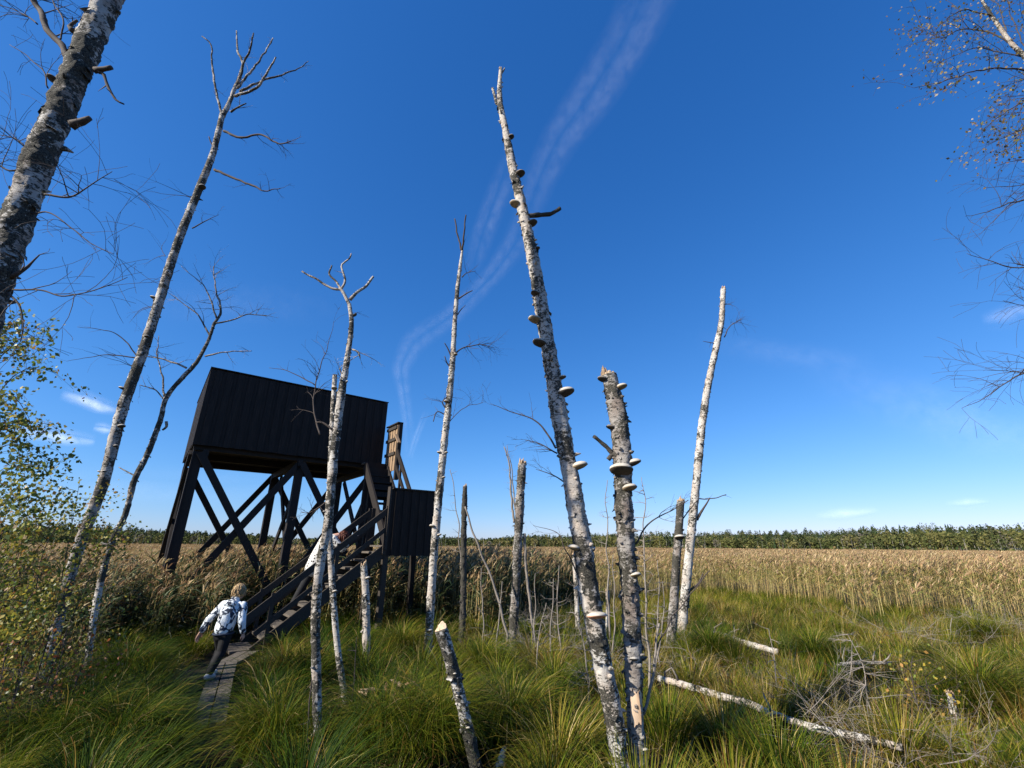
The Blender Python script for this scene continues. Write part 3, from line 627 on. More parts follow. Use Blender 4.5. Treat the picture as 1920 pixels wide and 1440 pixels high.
def leaves(name, pts, n, size, cols, wts, parent, spread=.06, mt=None):
    """leaf blades scattered about the twig points, each a small folded rhomb hanging at its own angle"""
    pts = np.array([tuple(p) for p in pts]); c = pts[RNG.integers(0, len(pts), n)] + RNG.normal(0, spread, (n, 3))
    ax = RNG.normal(0, 1, (n, 3)); ax[:, 2] -= .9; ax /= np.linalg.norm(ax, axis=1)[:, None]; sd_ = np.cross(ax, RNG.normal(0, 1, (n, 3))); sd_ /= np.linalg.norm(sd_, axis=1)[:, None]
    nr = np.cross(ax, sd_); L = (size * RNG.uniform(.6, 1.2, n))[:, None]
    V = np.stack([c, c + ax * L * .42 + sd_ * L * .36 + nr * L * .08, c + ax * L, c + ax * L * .42 - sd_ * L * .36 + nr * L * .08], 1).reshape(-1, 3)
    Q = np.arange(n * 4).reshape(-1, 4); C = np.repeat(pal(n, cols, wts), 4, axis=0); return npmesh(name, V, Q, C, mt or LEAF, parent)

# the thick birch at the left rim
ta = trunk('birch_tree', 'thick birch with peeling black and white bark at the upper left', [(-62, 700, 94), (-25, 575, 93), (5, 500, 90), (35, 410, 86), (70, 310, 86), (103, 230, 82), (150, 120, 80), (203, 0, 76), (262, -135, 70), (330, -300, 62), (420, -520, 40)], 2.4, BARK_D, 'tree', top='twig', rough=.17, sides=32, step=.02, flakes=260, scale=0.80)
branch(ta, [(140, 125), (115, 85), (90, 55), (62, -5), (40, -70)], 26, 16, (8, .5, 1), 0)
branch(ta, [(110, 75), (118, 40), (100, 5), (92, -30)], 6, 3, (8, .4, 1), 0, Y=2.4)
branch(ta, [(70, 45), (40, 25), (0, 8)], 6, 2, (8, .3, 1), 0, Y=2.4)
branch(ta, [(185, 135), (195, 140), (205, 165), (218, 187), (232, 196)], 12, 5, (2, .08, 0), .1)
branch(ta, [(178, 132), (196, 130), (210, 127)], 22, 16, (0, 0, 0), -.1)
branch(ta, [(135, 235), (155, 228), (170, 222)], 30, 14, (0, 0, 0), -.1)
branch(ta, [(140, 60), (130, 50), (145, 38)], 22, 8, (2, .06, 0), 0)
branch(ta, [(80, 365), (130, 368), (165, 350), (210, 322)], 9, 2, (10, .55, 1), -.1, grav=-.05)
branch(ta, [(60, 400), (95, 400), (150, 440), (215, 480)], 6, 2, (8, .45, 1), -.1, grav=-.06)
branch(ta, [(15, 545), (75, 547), (130, 555), (180, 540), (240, 520)], 7, 2, (9, .4, 1), -.1)
branch(ta, [(20, 520), (45, 505), (75, 478)], 20, 5, (3, .15, 0), 0)
branch(ta, [(15, 550), (35, 570), (42, 600), (38, 640)], 8, 3, (6, .25, 1), 0)
branch(ta, [(50, 315), (20, 320), (-10, 300), (-60, 250)], 8, 3, (12, .5, 1), -.05)
branch(ta, [(60, 290), (30, 260), (-10, 250)], 6, 2, (12, .5, 1), -.05)
branch(ta, [(90, 165), (80, 130), (50, 105), (20, 85)], 5, 2, (6, .3, 1), 0)
fungus(ta, 92, 166, 24, -.7, 'dark')

# tall dead birch behind it
tb = trunk('dead_birch', 'tall leaning dead birch with a bare forked crown left of the tower', [(78, 1300, 44), (112, 1150, 38), (150, 1020, 37), (195, 900, 36), (230, 765, 34), (268, 660, 31), (300, 560, 28), (335, 450, 25), (375, 350, 23), (400, 285, 19), (417, 215, 17)], 7.3, BARK_D, top='twig', rough=.12, step=.045, flakes=90, scale=0.70)
for pth, a, b_ in (([(417, 218), (430, 190), (447, 150), (455, 120), (446, 95), (443, 58)], 15, 4), ([(447, 155), (458, 115), (470, 90), (475, 62)], 8, 4), ([(445, 165), (470, 135), (490, 108), (512, 72)], 8, 4), ([(440, 180), (480, 165), (505, 130), (517, 106)], 9, 4),
                   ([(450, 172), (490, 152), (530, 140), (560, 128), (578, 114)], 8, 2), ([(416, 214), (405, 170), (398, 125), (395, 85), (378, 68)], 8, 3), ([(432, 210), (448, 200), (462, 194)], 7, 3)): branch(tb, pth, a, b_, (3, .35, 1), U(-.3, .3), BARK_D)
branch(tb, [(420, 246), (450, 258), (490, 252), (520, 268), (545, 265)], 8, 3, (10, .45, 1), -.2)
branch(tb, [(402, 318), (440, 335), (475, 348), (495, 358), (525, 352)], 8, 2, (7, .4, 1), -.2)
branch(tb, [(400, 275), (395, 265), (392, 256)], 5, 3, (0, 0, 0))
branch(tb, [(360, 428), (385, 415), (410, 402)], 4, 1, (4, .3, 1))
sprays(tb, [(358, 370, -40, -15), (310, 480, -30, -25), (290, 575, -40, -10), (255, 690, -60, -25)], .8, 2, 1)
branch(tb, [(258, 668), (225, 630), (190, 618), (145, 613)], 4, 1, (3, .3, 0), -.2)
branch(tb, [(256, 670), (215, 665), (180, 668), (125, 678)], 4, 1, (3, .3, 0), -.2)
for x, y, w_, dx in ((388, 355, 14, .9), (292, 559, 13, -.9), (283, 632, 8, .5), (232, 728, 12, -.8), (243, 797, 14, .95), (186, 887, 8, -.9), (207, 885, 7, .4), (232, 835, 9, .9)): fungus(tb, x, y, w_, dx, 'hoof')

# crooked thin birch beside it
tc_ = trunk('dead_birch', 'thin crooked lichen covered dead birch with a twiggy crown next to the tower', [(158, 1290, 24), (170, 1200, 22), (185, 1110, 20), (208, 1020, 19), (235, 965, 17), (252, 900, 17), (275, 855, 16), (300, 790, 14), (312, 745, 13), (345, 705, 12), (368, 680, 11), (390, 640, 9), (402, 605, 8)], 7.65, BARK_D, top='twig', rough=.2, flakes=60, scale=0.76)
for pth, a, b_, tw_ in (([(402, 608), (414, 580), (405, 545), (400, 500)], 8, 2, (14, .5, 1)), ([(405, 606), (435, 600), (465, 590), (500, 591)], 5, 2, (6, .4, 1)), ([(385, 668), (420, 660), (472, 657)], 5, 2, (3, .3, 1)), ([(394, 630), (370, 590), (345, 570), (318, 548)], 5, 1, (6, .4, 1)),
                        ([(350, 690), (320, 678), (285, 670), (255, 668)], 6, 2, (5, .4, 1)), ([(308, 748), (305, 710), (296, 670), (298, 630)], 6, 2, (6, .4, 1)), ([(406, 596), (385, 540), (340, 500)], 5, 1, (8, .4, 1)), ([(306, 748), (290, 730), (262, 722)], 4, 2, (4, .3, 1)), ([(254, 893), (240, 885), (223, 876)], 5, 3, (1, .1, 0)), ([(312, 790), (312, 800), (305, 806)], 8, 6, (0, 0, 0)), ([(216, 1020), (205, 1022), (190, 1018)], 12, 8, (0, 0, 0))): branch(tc_, pth, a, b_, tw_, U(-.3, .3), BARK_G)

# the pair in front of the tower
td = trunk('dead_birch', 'grey dead birch with a forked antler top standing before the tower', [(600, 1452, 27), (596, 1380, 27), (593, 1250, 25), (592, 1150, 24), (600, 1060, 23), (615, 980, 22), (622, 900, 21), (630, 820, 20), (640, 740, 19), (650, 680, 14), (659, 610, 11), (655, 570, 9)], 4.95, BARK_M, top='twig', rough=.15, step=.035, flakes=70, scale=0.82)
for pth, a, b_, tw_ in (([(655, 572), (640, 545), (625, 540), (595, 525), (567, 508)], 9, 4, (0, 0, 0)), ([(640, 545), (632, 530), (618, 515), (622, 498)], 6, 4, (0, 0, 0)), ([(640, 541), (648, 525), (640, 500), (645, 493), (656, 485), (659, 476)], 6, 3, (1, .1, 0)), ([(656, 562), (668, 550), (685, 537), (700, 518)], 9, 6, (0, 0, 0)), ([(660, 592), (666, 590), (667, 588)], 9, 6, (0, 0, 0)),
                        ([(660, 655), (672, 660), (675, 672)], 5, 3, (3, .3, 1)), ([(648, 715), (640, 702), (636, 690)], 4, 1, (4, .3, 1))): branch(td, pth, a, b_, tw_, U(-.3, .3), BARK_M)
branch(td, [(600, 815), (592, 790), (588, 750), (600, 690), (615, 650), (625, 605)], 5, 1, (16, .35, 1), .15)
branch(td, [(590, 722), (560, 705), (530, 693), (505, 690)], 3, 1, (3, .2, 0), .1)
branch(td, [(624, 806), (605, 793), (592, 792)], 6, 4, (1, .1, 0), -.1)
branch(td, [(612, 940), (600, 950), (580, 962), (565, 960)], 5, 1, (7, .25, 1), -.1)
branch(td, [(593, 1200), (588, 1260), (580, 1330), (578, 1420)], 4, 3, (3, .2, 0), -.05)
te = trunk('birch_snag', 'slim white birch trunk sawn off level, close behind the grey antler topped birch', [(650, 1322, 24), (636, 1240, 22), (627, 1150, 21), (621, 1060, 20), (617, 980, 19), (620, 880, 18), (624, 780, 16), (628, 703, 14)], 7.2, BARK_W, top='flat', rough=.07, flakes=30, scale=0.64)
fungus(te, 630, 730, 9, .4, 'pale'); fungus(te, 632, 1103, 9, .8, 'pale')
tf = trunk('birch_snag', 'short white birch snag snapped off below the stair landing', [(688, 1270, 20), (687, 1200, 20), (686, 1120, 18), (682, 1060, 16)], 8.5, BARK_W, rough=.14, flakes=30, scale=0.88)
fungus(tf, 694, 1078, 9, .9, 'pale')
th_ = trunk('dead_birch', 'slender dead birch with a two pronged top right of the tower', [(800, 1252, 26), (806, 1160, 24), (812, 1060, 22), (822, 940, 21), (832, 840, 19), (842, 750, 17), (849, 670, 15), (853, 600, 12), (858, 540, 11), (864, 490, 8), (867, 468, 6)], 9.2, BARK_W, top='twig', rough=.15, flakes=90, scale=0.72)
for pth, a, b_, tw_ in (([(867, 470), (870, 440), (873, 402)], 5, 3, (1, .3, 0)), ([(866, 470), (858, 440), (853, 410)], 5, 3, (0, 0, 0)), ([(866, 520), (875, 512), (892, 508)], 3, 1, (5, .4, 1)), ([(860, 560), (875, 550), (886, 545)], 4, 2, (1, .2, 0)), ([(858, 590), (865, 580), (873, 572)], 3, 1, (0, 0, 0)), ([(855, 662), (870, 652), (900, 646), (925, 652)], 4, 1, (16, .6, 1)),
                        ([(848, 672), (840, 655), (833, 643)], 4, 2, (0, 0, 0)), ([(846, 690), (838, 680), (834, 668)], 4, 2, (2, .2, 0)), ([(838, 768), (830, 755), (840, 742)], 4, 2, (4, .4, 1)), ([(838, 795), (870, 765), (905, 755)], 2, 1, (6, .5, 1)), ([(840, 780), (820, 772), (812, 790)], 3, 2, (4, .3, 0))): branch(th_, pth, a, b_, tw_, U(-.3, .3))
for x, y, w_, dx in ((861, 664, 7, .8), (840, 755, 8, -.5), (828, 850, 8, -.8), (843, 848, 6, .8), (836, 898, 6, .8), (812, 985, 10, -.7), (829, 1003, 8, .9), (800, 1180, 10, .3)): fungus(th_, x, y, w_, dx, 'pale')
tg = trunk('birch_snag', 'charred black snag standing in the reeds right of the tower', [(868, 1140, 16), (869, 1060, 15), (870, 980, 14), (872, 912, 10)], 11.0, BARK_K, rough=.35, flakes=70, scale=0.80)
ti = trunk('birch_snag', 'grey brown broken birch trunk with a jagged split top near the picture middle', [(958, 1240, 24), (962, 1180, 22), (967, 1100, 20), (971, 1020, 20), (975, 940, 20), (979, 870, 18)], 9.8, BARK_G, rough=.2, flakes=60, scale=0.86)
branch(ti, [(964, 980), (958, 920), (955, 870), (946, 838)], 6, 3, (4, .3, 1), 0, TWIG_G)
branch(ti, [(983, 1000), (986, 1060), (992, 1120), (1002, 1205)], 7, 6, (2, .2, 0), 0, TWIG_G)

# the two big trunks in front
tj = trunk('dead_birch', 'tallest white birch trunk, topless and studded with bracket fungi, at the centre', [(1176, 1475, 56), (1163, 1425, 55), (1150, 1340, 53), (1131, 1250, 52), (1113, 1160, 50), (1100, 1080, 48), (1090, 1010, 46), (1078, 940, 42), (1062, 850, 39), (1045, 760, 37), (1033, 680, 35), (1018, 595, 33), (1004, 510, 30), (990, 440, 27), (972, 360, 24), (958, 300, 22), (947, 240, 18), (938, 195, 15), (937, 160, 12), (939, 128, 9)], 4.72, BARK_W, rough=.15, sides=32, step=.02, flakes=260, scale=0.82)
for x, y, w_, dx, k in ((957, 258, 11, .9, 'hoof'), (975, 327, 17, .95, 'dark'), (959, 388, 18, -.95, 'pale'), (1002, 420, 17, .9, 'dark'), (1013, 466, 9, .9, 'dark'), (999, 558, 14, -.6, 'hoof'), (997, 603, 21, -.95, 'pale'), (1009, 648, 22, -.9, 'hoof'), (1058, 706, 13, .95, 'hoof'), (1066, 735, 28, .9, 'hoof'), (1094, 870, 26, .95, 'pale'), (1077, 1029, 20, -.85, 'pale'), (1113, 1150, 32, .3, 'rim')): fungus(tj, x, y, w_, dx, k, .42 if k == 'rim' else .55)
branch(tj, [(990, 406), (1005, 403), (1030, 402), (1042, 396), (1050, 390)], 12, 9, (0, 0, 0), 0, BARK_K)
branch(tj, [(932, 195), (927, 178), (923, 165)], 9, 7, (0, 0, 0), 0, BARK_W)
branch(tj, [(938, 140), (943, 134), (946, 128)], 6, 4, (0, 0, 0), 0, BARK_D)
branch(tj, [(1042, 840), (1020, 805), (990, 782), (950, 770), (920, 757)], 5, 1, (6, .25, 1), .15)
branch(tj, [(1045, 850), (1010, 832), (985, 825)], 4, 1, (8, .25, 1), .15)
branch(tj, [(1060, 905), (1035, 890), (1005, 880)], 4, 1, (5, .25, 1), .2)
branch(tj, [(1085, 1080), (1060, 1030), (1045, 1000), (1000, 985)], 4, 1, (4, .25, 1), .3)
tk = trunk('birch_snag', 'stout dark birch snag with a ragged top beside the tallest white trunk', [(1197, 1475, 46), (1194, 1400, 45), (1190, 1320, 44), (1188, 1240, 44), (1184, 1160, 43), (1179, 1080, 41), (1172, 1000, 40), (1168, 930, 39), (1167, 860, 38), (1160, 790, 37), (1150, 740, 35), (1141, 704, 32)], (4.80, 4.92), BARK_G, rough=.17, sides=32, step=.02, flakes=260, scale=0.89)
for x, y, w_, dx, k in ((1128, 716, 16, -.9, 'dark'), (1171, 724, 19, .9, 'pale'), (1143, 802, 15, -.95, 'dark'), (1158, 880, 34, -.35, 'hoof'), (1196, 868, 24, .95, 'hoof'), (1186, 916, 22, .45, 'pale'), (1196, 1075, 17, .5, 'pale'), (1178, 1230, 14, -.2, 'hoof'), (1210, 1400, 12, .7, 'hoof')): fungus(tk, x, y, w_, dx, k)
branch(tk, [(1155, 862), (1138, 840), (1122, 825), (1113, 818)], 13, 8, (1, .1, 0), -.2, BARK_K)
branch(tk, [(1140, 862), (1150, 850), (1158, 856)], 10, 10, (0, 0, 0), -.3, BARK_K)
branch(tk, [(1192, 1020), (1215, 985), (1245, 965), (1290, 938)], 5, 2, (5, .3, 1), .2)
branch(tk, [(1205, 1340), (1222, 1280), (1228, 1220), (1236, 1170)], 10, 6, (4, .2, 0), .1, TWIG_G)
branch(tk, [(1228, 1220), (1260, 1160), (1290, 1120), (1330, 1070)], 4, 3, (3, .2, 0), .2, TWIG, Y=4.88)
pe = P(1192, 1325, 4.7)                                              # a window of peeled wood with a torn flap of bark
i_ = near(tk, pe); c0, r0 = tk.pts[i_], tk.rad[i_] * 1.03; mb = MB(); vs = []
for a_ in range(9):
    an = math.radians(-128 + 8.8 * a_ ); dirv = Vector((math.cos(an), math.sin(an), 0))
    for k in range(4): zz = -.16 + .105 * k + .05 * mnoise.noise(Vector((a_ * .7, k, 0))); vs.append(c0 + (tk.pts[min(i_ + int(zz / .025), len(tk.pts) - 1)] - c0) + dirv * (r0 * 1.09 + .006 + .004 * math.sin(k + a_)))
mb.add(vs, [(a_ * 4 + k, a_ * 4 + 4 + k, a_ * 4 + 5 + k, a_ * 4 + 1 + k) for a_ in range(8) for k in range(3)]); mb.build('peeled_patch', PEELED, tk.root, True)
mb = MB(); vs = []
for k in range(7):
    zz = -.20 + .055 * k
    for j in range(4): an = math.radians(-62 - 2 * abs(k - 3)); q = c0 + Vector((math.cos(an), math.sin(an), 0)) * (r0 + .005 + .012 * j) + Vector((-.004 * j * j, -.01 * j, 0)); q.z = c0.z + zz; vs.append(q)
mb.add(vs, [(k * 4 + j, k * 4 + j + 1, k * 4 + 5 + j, k * 4 + 4 + j) for k in range(6) for j in range(3)]); mb.build('bark_flap', BARK_W, tk.root, True)

# the slender pair on the right
tl_ = trunk('dead_birch', 'slender topless white birch trunk leaning right at the edge of the meadow', [(1276, 1205, 26), (1286, 1100, 24), (1296, 1000, 22), (1306, 900, 20), (1316, 800, 19), (1328, 720, 17), (1342, 655, 16), (1353, 600, 14), (1356, 542, 12)], 11.35, BARK_W, rough=.16, flakes=110, scale=0.80)
branch(tl_, [(1358, 632), (1370, 610), (1390, 600)], 3, 1, (12, .55, 1)); branch(tl_, [(1345, 645), (1330, 642), (1318, 640)], 3, 1, (2, .2, 0))
branch(tl_, [(1306, 975), (1318, 955), (1331, 934)], 8, 3, (2, .2, 0)); branch(tl_, [(1308, 935), (1335, 935), (1362, 927)], 3, 2, (2, .2, 0)); branch(tl_, [(1290, 1110), (1308, 1095), (1318, 1075)], 7, 3, (2, .2, 0)); branch(tl_, [(1352, 575), (1362, 570), (1372, 572)], 3, 1, (3, .3, 1))
tm = trunk('birch_snag', 'short broken birch snag in front of the slender leaning white trunk', [(1256, 1232, 25), (1262, 1150, 23), (1268, 1060, 21), (1273, 990, 19), (1276, 940, 17)], 10.05, BARK_G, rough=.14, flakes=50, scale=0.86)
branch(tm, [(1272, 985), (1290, 960), (1310, 935)], 4, 2, (3, .3, 1)); fungus(tm, 1274, 1008, 16, -.1, 'hoof')

# stumps
tn = trunk('birch_stump', 'leaning birch stump with a bright sawn top in the foreground sedge', [(896, 1462, 31), (884, 1400, 30), (868, 1330, 28), (852, 1265, 28), (838, 1215, 28), (827, 1180, 28)], (4.8, 4.7), BARK_D, 'stump', top='flat', rough=.12, sides=24, step=.02, flakes=60, scale=0.96)
e, d = tn.pts[-1], (tn.pts[-1] - tn.pts[-4]).normalized(); u = d.orthogonal().normalized(); v = d.cross(u); mb = MB()
n_ = 20; ring = [e + (u * math.cos(a) + v * math.sin(a)) * tn.rad[-1] * U(.85, 1.06) + d * U(-.005, .012) for a in np.linspace(0, 6.283, n_, endpoint=False)]; mid = [e + (u * math.cos(a) + v * math.sin(a)) * tn.rad[-1] * .5 + d * U(.015, .035) for a in np.linspace(0, 6.283, n_, endpoint=False)]
tl = lambda q: q + d * ((q - e).dot(Vector((-.35, -.94, 0))) * -.75)
ring = [tl(q) for q in ring]; mid = [tl(q) for q in mid]; low = [q - d * .07 for q in ring]
mb.add(low + ring + mid + [e + d * .03], [(k, (k + 1) % n_, n_ + (k + 1) % n_, n_ + k) for k in range(n_)] + [(n_ + k, n_ + (k + 1) % n_, 2 * n_ + (k + 1) % n_, 2 * n_ + k) for k in range(n_)] + [(2 * n_ + k, 2 * n_ + (k + 1) % n_, 3 * n_) for k in range(n_)]); mb.build('sawn_face', PEELED, tn.root)
for x, y, w_, dx in ((845, 1262, 6, .3), (858, 1300, 6, -.2), (872, 1362, 8, .3)): fungus(tn, x, y, w_, dx, 'pale')
to = trunk('birch_stump', 'small pale birch stub poking out of the grass at lower right', [(1797, 1385, 22), (1790, 1340, 21), (1781, 1300, 17)], 6.3, BARK_W, 'stump', rough=.12, sides=16, step=.03, flakes=12)
trunk('birch_stump', 'little splintered stub at the bottom edge by the sawn leaning stump', [(930, 1462, 26), (938, 1430, 22), (945, 1405, 10)], 4.95, BARK_M, 'stump', rough=.2, sides=16, step=.02, flakes=8)
for lb, pp in (('thin white stump standing between the two big front trunks and the slender pair', [(1138, 1190, 9), (1140, 1150, 9), (1139, 1108, 8)]), ('pale slim snag just left of the tallest white trunk', [(1083, 1160, 10), (1080, 1100, 10), (1076, 1040, 8)])):
    trunk('birch_snag', lb, pp, 11.5, BARK_W, rough=.1, sides=10, flakes=6)

# logs lying in the grass
LOGLINES = []
def log(label, px, mt=BARK_W, h=.12):
    pts = [G(x, y, h) for x, y, _ in px]; rad = [w_ * .5 * mppw(x, y, q.y) for (x, y, w_), q in zip(px, pts)]
    LOGLINES.append([(q.x, q.y) for q in pts])
    sp_, par = smooth_path(pts, .05); rr = [float(np.interp(u, range(len(rad)), rad)) for u in par]
    ro = thing('fallen_log', label, 'log', Vector((pts[0].x, pts[0].y, 0)), 'birch logs fallen in the meadow')
    mb = MB(); mb.tube(sp_, rr, 16, True, .14, 0, random.randrange(60)); mb.build('trunk', [mt], ro, True)
    for k in range(3):
        i = random.randrange(2, len(sp_) - 2); mb = MB(); mb.tube([sp_[i], sp_[i] + Vector((U(-.1, .1), U(-.1, .1), rr[i] + .06)), sp_[i] + Vector((U(-.2, .2), U(-.2, .2), rr[i] + U(.1, .2)))], [.018, .013, .006], 6); mb.build('branch_stub', TWIG_G, ro, True)
log('white fallen birch log nearest the slender leaning trunk, half sunk in tussocks', [(1335, 1186, 11), (1365, 1195, 13), (1405, 1208, 13), (1458, 1222, 13)], h=.2)
log('longest white fallen birch log, running from behind the dark snag to the lower right', [(1235, 1272, 13), (1285, 1285, 15), (1350, 1305, 16), (1400, 1318, 17), (1440, 1335, 17), (1500, 1357, 17), (1560, 1372, 19), (1620, 1384, 20), (1692, 1402, 20)], h=.22)
log('thin pale fallen log far out in the meadow tussocks', [(1570, 1246, 8), (1610, 1243, 8), (1672, 1243, 8)], h=.25)

# ------------------------------------------------------------------ bare saplings, brush and leafy birches
def sapling(label, px, Y, nb, ln, dep=1, mt=TWIG_G, cat='sapling', name='dead_sapling', w0=7, w1=2, up=.1, spruce=False, lean=0):
    Y = Y or G(px[0][0], px[0][1]).y
    pts = [P(x, y, Y + lean * i) for i, (x, y) in enumerate(px)]; m_ = mppw(*px[0], Y) * .72; sp_, par = smooth_path(pts, .06); k_ = len(px) - 1
    sp_ = [q + Vector((mnoise.noise(q * 2.2), mnoise.noise(q * 2.2 + E3 * 7), 0)) * .07 * min(1, i / 8) for i, q in enumerate(sp_)]
    pts0 = sp_[0]; ro = thing(name, label, cat, Vector((pts0.x, pts0.y, min(pts0.z, 0))))
    mb = MB(); mb.tube([pts0 - E3 * .15] + sp_, [w0 * .5 * m_] + [max((w0 + (w1 - w0) * u / k_) * .5 * m_, .002) for u in par], 6, True, .08); mb.build('trunk', mt, ro, True)
    for j in range(nb):
        i = random.randrange(max(1, len(sp_) // 5), len(sp_)); f_ = i / len(sp_); a = U(0, 6.28); d = Vector((math.cos(a), math.sin(a), up + U(-.2, .3)))
        mb = MB(); twig(mb, sp_[i], d, ln * (1.15 - f_ * .75) * U(.6, 1.1), .0060, dep, up * .4, None, 4, .15, 4 if spruce else 3); mb.build('branch', mt, ro, True)
    return ro
sapling('tall bare spruce sapling right of the dark snag', [(1218, 1290), (1217, 1180), (1213, 1080), (1208, 980), (1203, 895)], 6.6, 34, .38, 1, w0=9, spruce=True)
sapling('thin bare twiggy sapling standing in the gap left of the dark snag', [(1143, 1180), (1140, 1080), (1138, 1000), (1137, 900)], 9.5, 14, .45, 1, w0=6)
sapling('thin bare sapling with a twiggy top behind the jagged broken trunk', [(975, 1060), (965, 960), (958, 890), (950, 835)], 12, 9, .6, 1, w0=6)
sapling('leaning thin pale pole between the charred snag and the jagged trunk', [(952, 1190), (930, 1110), (905, 1040), (885, 985), (872, 950)], 9.4, 4, .3, 0, w0=8, w1=5)
sapling('spindly bare sapling right behind the slender white trunk near the landing', [(866, 1090), (860, 1000), (852, 930), (846, 880)], 11.5, 10, .5, 1, w0=4)
sapling('bent dark sapling rising in front of the sawn white trunk', [(642, 1432), (655, 1330), (662, 1250), (668, 1195)], 5.6, 5, .25, 1, TWIG, w0=6)
sapling('dead spruce sapling standing in the brush beside the tallest trunk', [(1105, 1330), (1098, 1250), (1088, 1180), (1078, 1100)], 6.8, 22, .42, 1, w0=6, spruce=True)
sapling('grey dead sapling over the longest fallen log', [(1465, 1345), (1460, 1290), (1450, 1230), (1440, 1180)], 7.0, 10, .4, 1, w0=6)
sapling('leaning dead spruce sapling with bent grey twigs at lower right', [(1662, 1440), (1648, 1380), (1630, 1310), (1612, 1250), (1595, 1190)], 5.7, 26, .55, 1, w0=9, spruce=True, up=-.05, lean=.1)
sapling('short forked dead sapling in the far meadow at right', [(1590, 1290), (1596, 1240), (1600, 1200)], 7.7, 8, .5, 1, w0=6)
sapling('small grey dead stick leaning at the reed edge on the right', [(1775, 1215), (1783, 1190), (1790, 1160)], 11, 5, .4, 1, w0=6)
for x_, y0_, x1_, y1_ in ((905, 1225, 900, 1065), (930, 1245, 938, 1090), (1008, 1250, 1000, 1075), (1030, 1265, 1040, 1085), (1052, 1255, 1046, 1060), (1150, 1245, 1153, 1040), (1238, 1265, 1232, 1050), (1226, 1285, 1240, 1090), (1006, 1290, 1020, 1130)):
    o_ = sapling('thin bare dead stick with fine twigs standing among the trunks in the centre', [(x_, y0_), ((x_ + x1_) / 2 + U(-6, 6), (y0_ + y1_) / 2), (x1_, y1_)], None, 9, .4, 1, w0=6); o_['group'] = 'thin dead sticks among the trunks'
def brush(label, px, py, z, n, rad, mt=TWIG_G):
    c = G(px, py, z); ro = thing('brushwood', label, 'brushwood', Vector((c.x, c.y, 0)), 'heaps of dead twigs'); mb = MB()
    for k in range(n):
        a = U(0, 6.28); p = Vector((c.x + rad * U(-1, 1), c.y + rad * U(-.8, .8), U(0, z * 1.2))); twig(mb, p, Vector((math.cos(a), math.sin(a), U(-.2, .6))), U(.4, .95), .0058, 2, -.02, None, 4, .16, 4)
    mb.build('twigs', mt, ro, True)
brush('tangled grey brushwood left of the tallest white trunk', 1062, 1215, .3, 60, .85)
brush('grey dead twigs standing in the sedge before the jagged broken trunk', 1010, 1165, .35, 30, .7)
brush('tangled grey brushwood between the dark snag and the slender pair', 1235, 1235, .3, 44, .7)
brush('grey dead brushwood at the right rim by the reeds', 1880, 1165, .35, 60, 1.2)
brush('pale dead brushwood in front of the right hand reeds', 1720, 1190, .3, 40, .9)
brush('brown tangled brushwood beneath the leaning dead spruce sapling', 1570, 1310, .2, 44, .8, TWIG)
brush('grey brushwood at lower right under the dead spruce sapling', 1660, 1385, .2, 36, .8)
# chips of torn wood in the sedge
ro = thing('wood_debris', 'reddish torn pieces of rotten birch wood lying in the sedge', 'wood debris', G(735, 1292, .2)); c = G(735, 1292, .28)
for k in range(9):
    mb = MB(); a = U(0, 3.1); d = Vector((math.cos(a), math.sin(a) * .5, U(-.1, .25))).normalized(); p = c + Vector((U(-.28, .28), U(-.2, .2), U(-.06, .06))); mb.tube([p - d * U(.05, .16), p, p + d * U(.05, .16)], [.012, U(.02, .035), .008], 6, True, .3); mb.build('chip', random.choice([PEELED, BROKEN, FUN_P]), ro)

GREENS = [(.13, .16, .03), (.23, .22, .035), (.38, .30, .045), (.26, .15, .035), (.09, .13, .025)]
# birch hanging in from the left rim
tq = trunk('birch_tree', 'young birch with yellowing leaves hanging in from the left rim', [(-70, 1330, 26), (-60, 1100, 24), (-48, 900, 20), (-30, 720, 14), (-5, 560, 8)], 4.1, BARK_M, 'tree', top='twig', sides=12, flakes=10)
tips = []
for pth in ([(-52, 960), (0, 890), (50, 870), (105, 880)], [(-46, 870), (10, 800), (60, 790), (110, 800)], [(-40, 800), (10, 720), (55, 690), (100, 700)], [(-30, 720), (10, 660), (45, 635), (90, 650)], [(-15, 640), (20, 615), (50, 605)], [(-50, 980), (0, 940), (45, 930), (90, 945)], [(-45, 900), (0, 840), (40, 835), (85, 850)],
            [(-50, 950), (-20, 900), (20, 920), (50, 980)], [(-20, 690), (0, 640), (20, 640)], [(-30, 760), (10, 740), (40, 760), (60, 810)], [(-40, 830), (0, 800), (30, 830), (40, 870)]):
    branch(tq, pth, 5, 1, (7, .28, 1), U(-.4, .4), tips=tips, grav=-.09)
leaves('foliage', tips, 2300, .043, GREENS, (5, 4, 2, 1, 5), tq.root, .045)
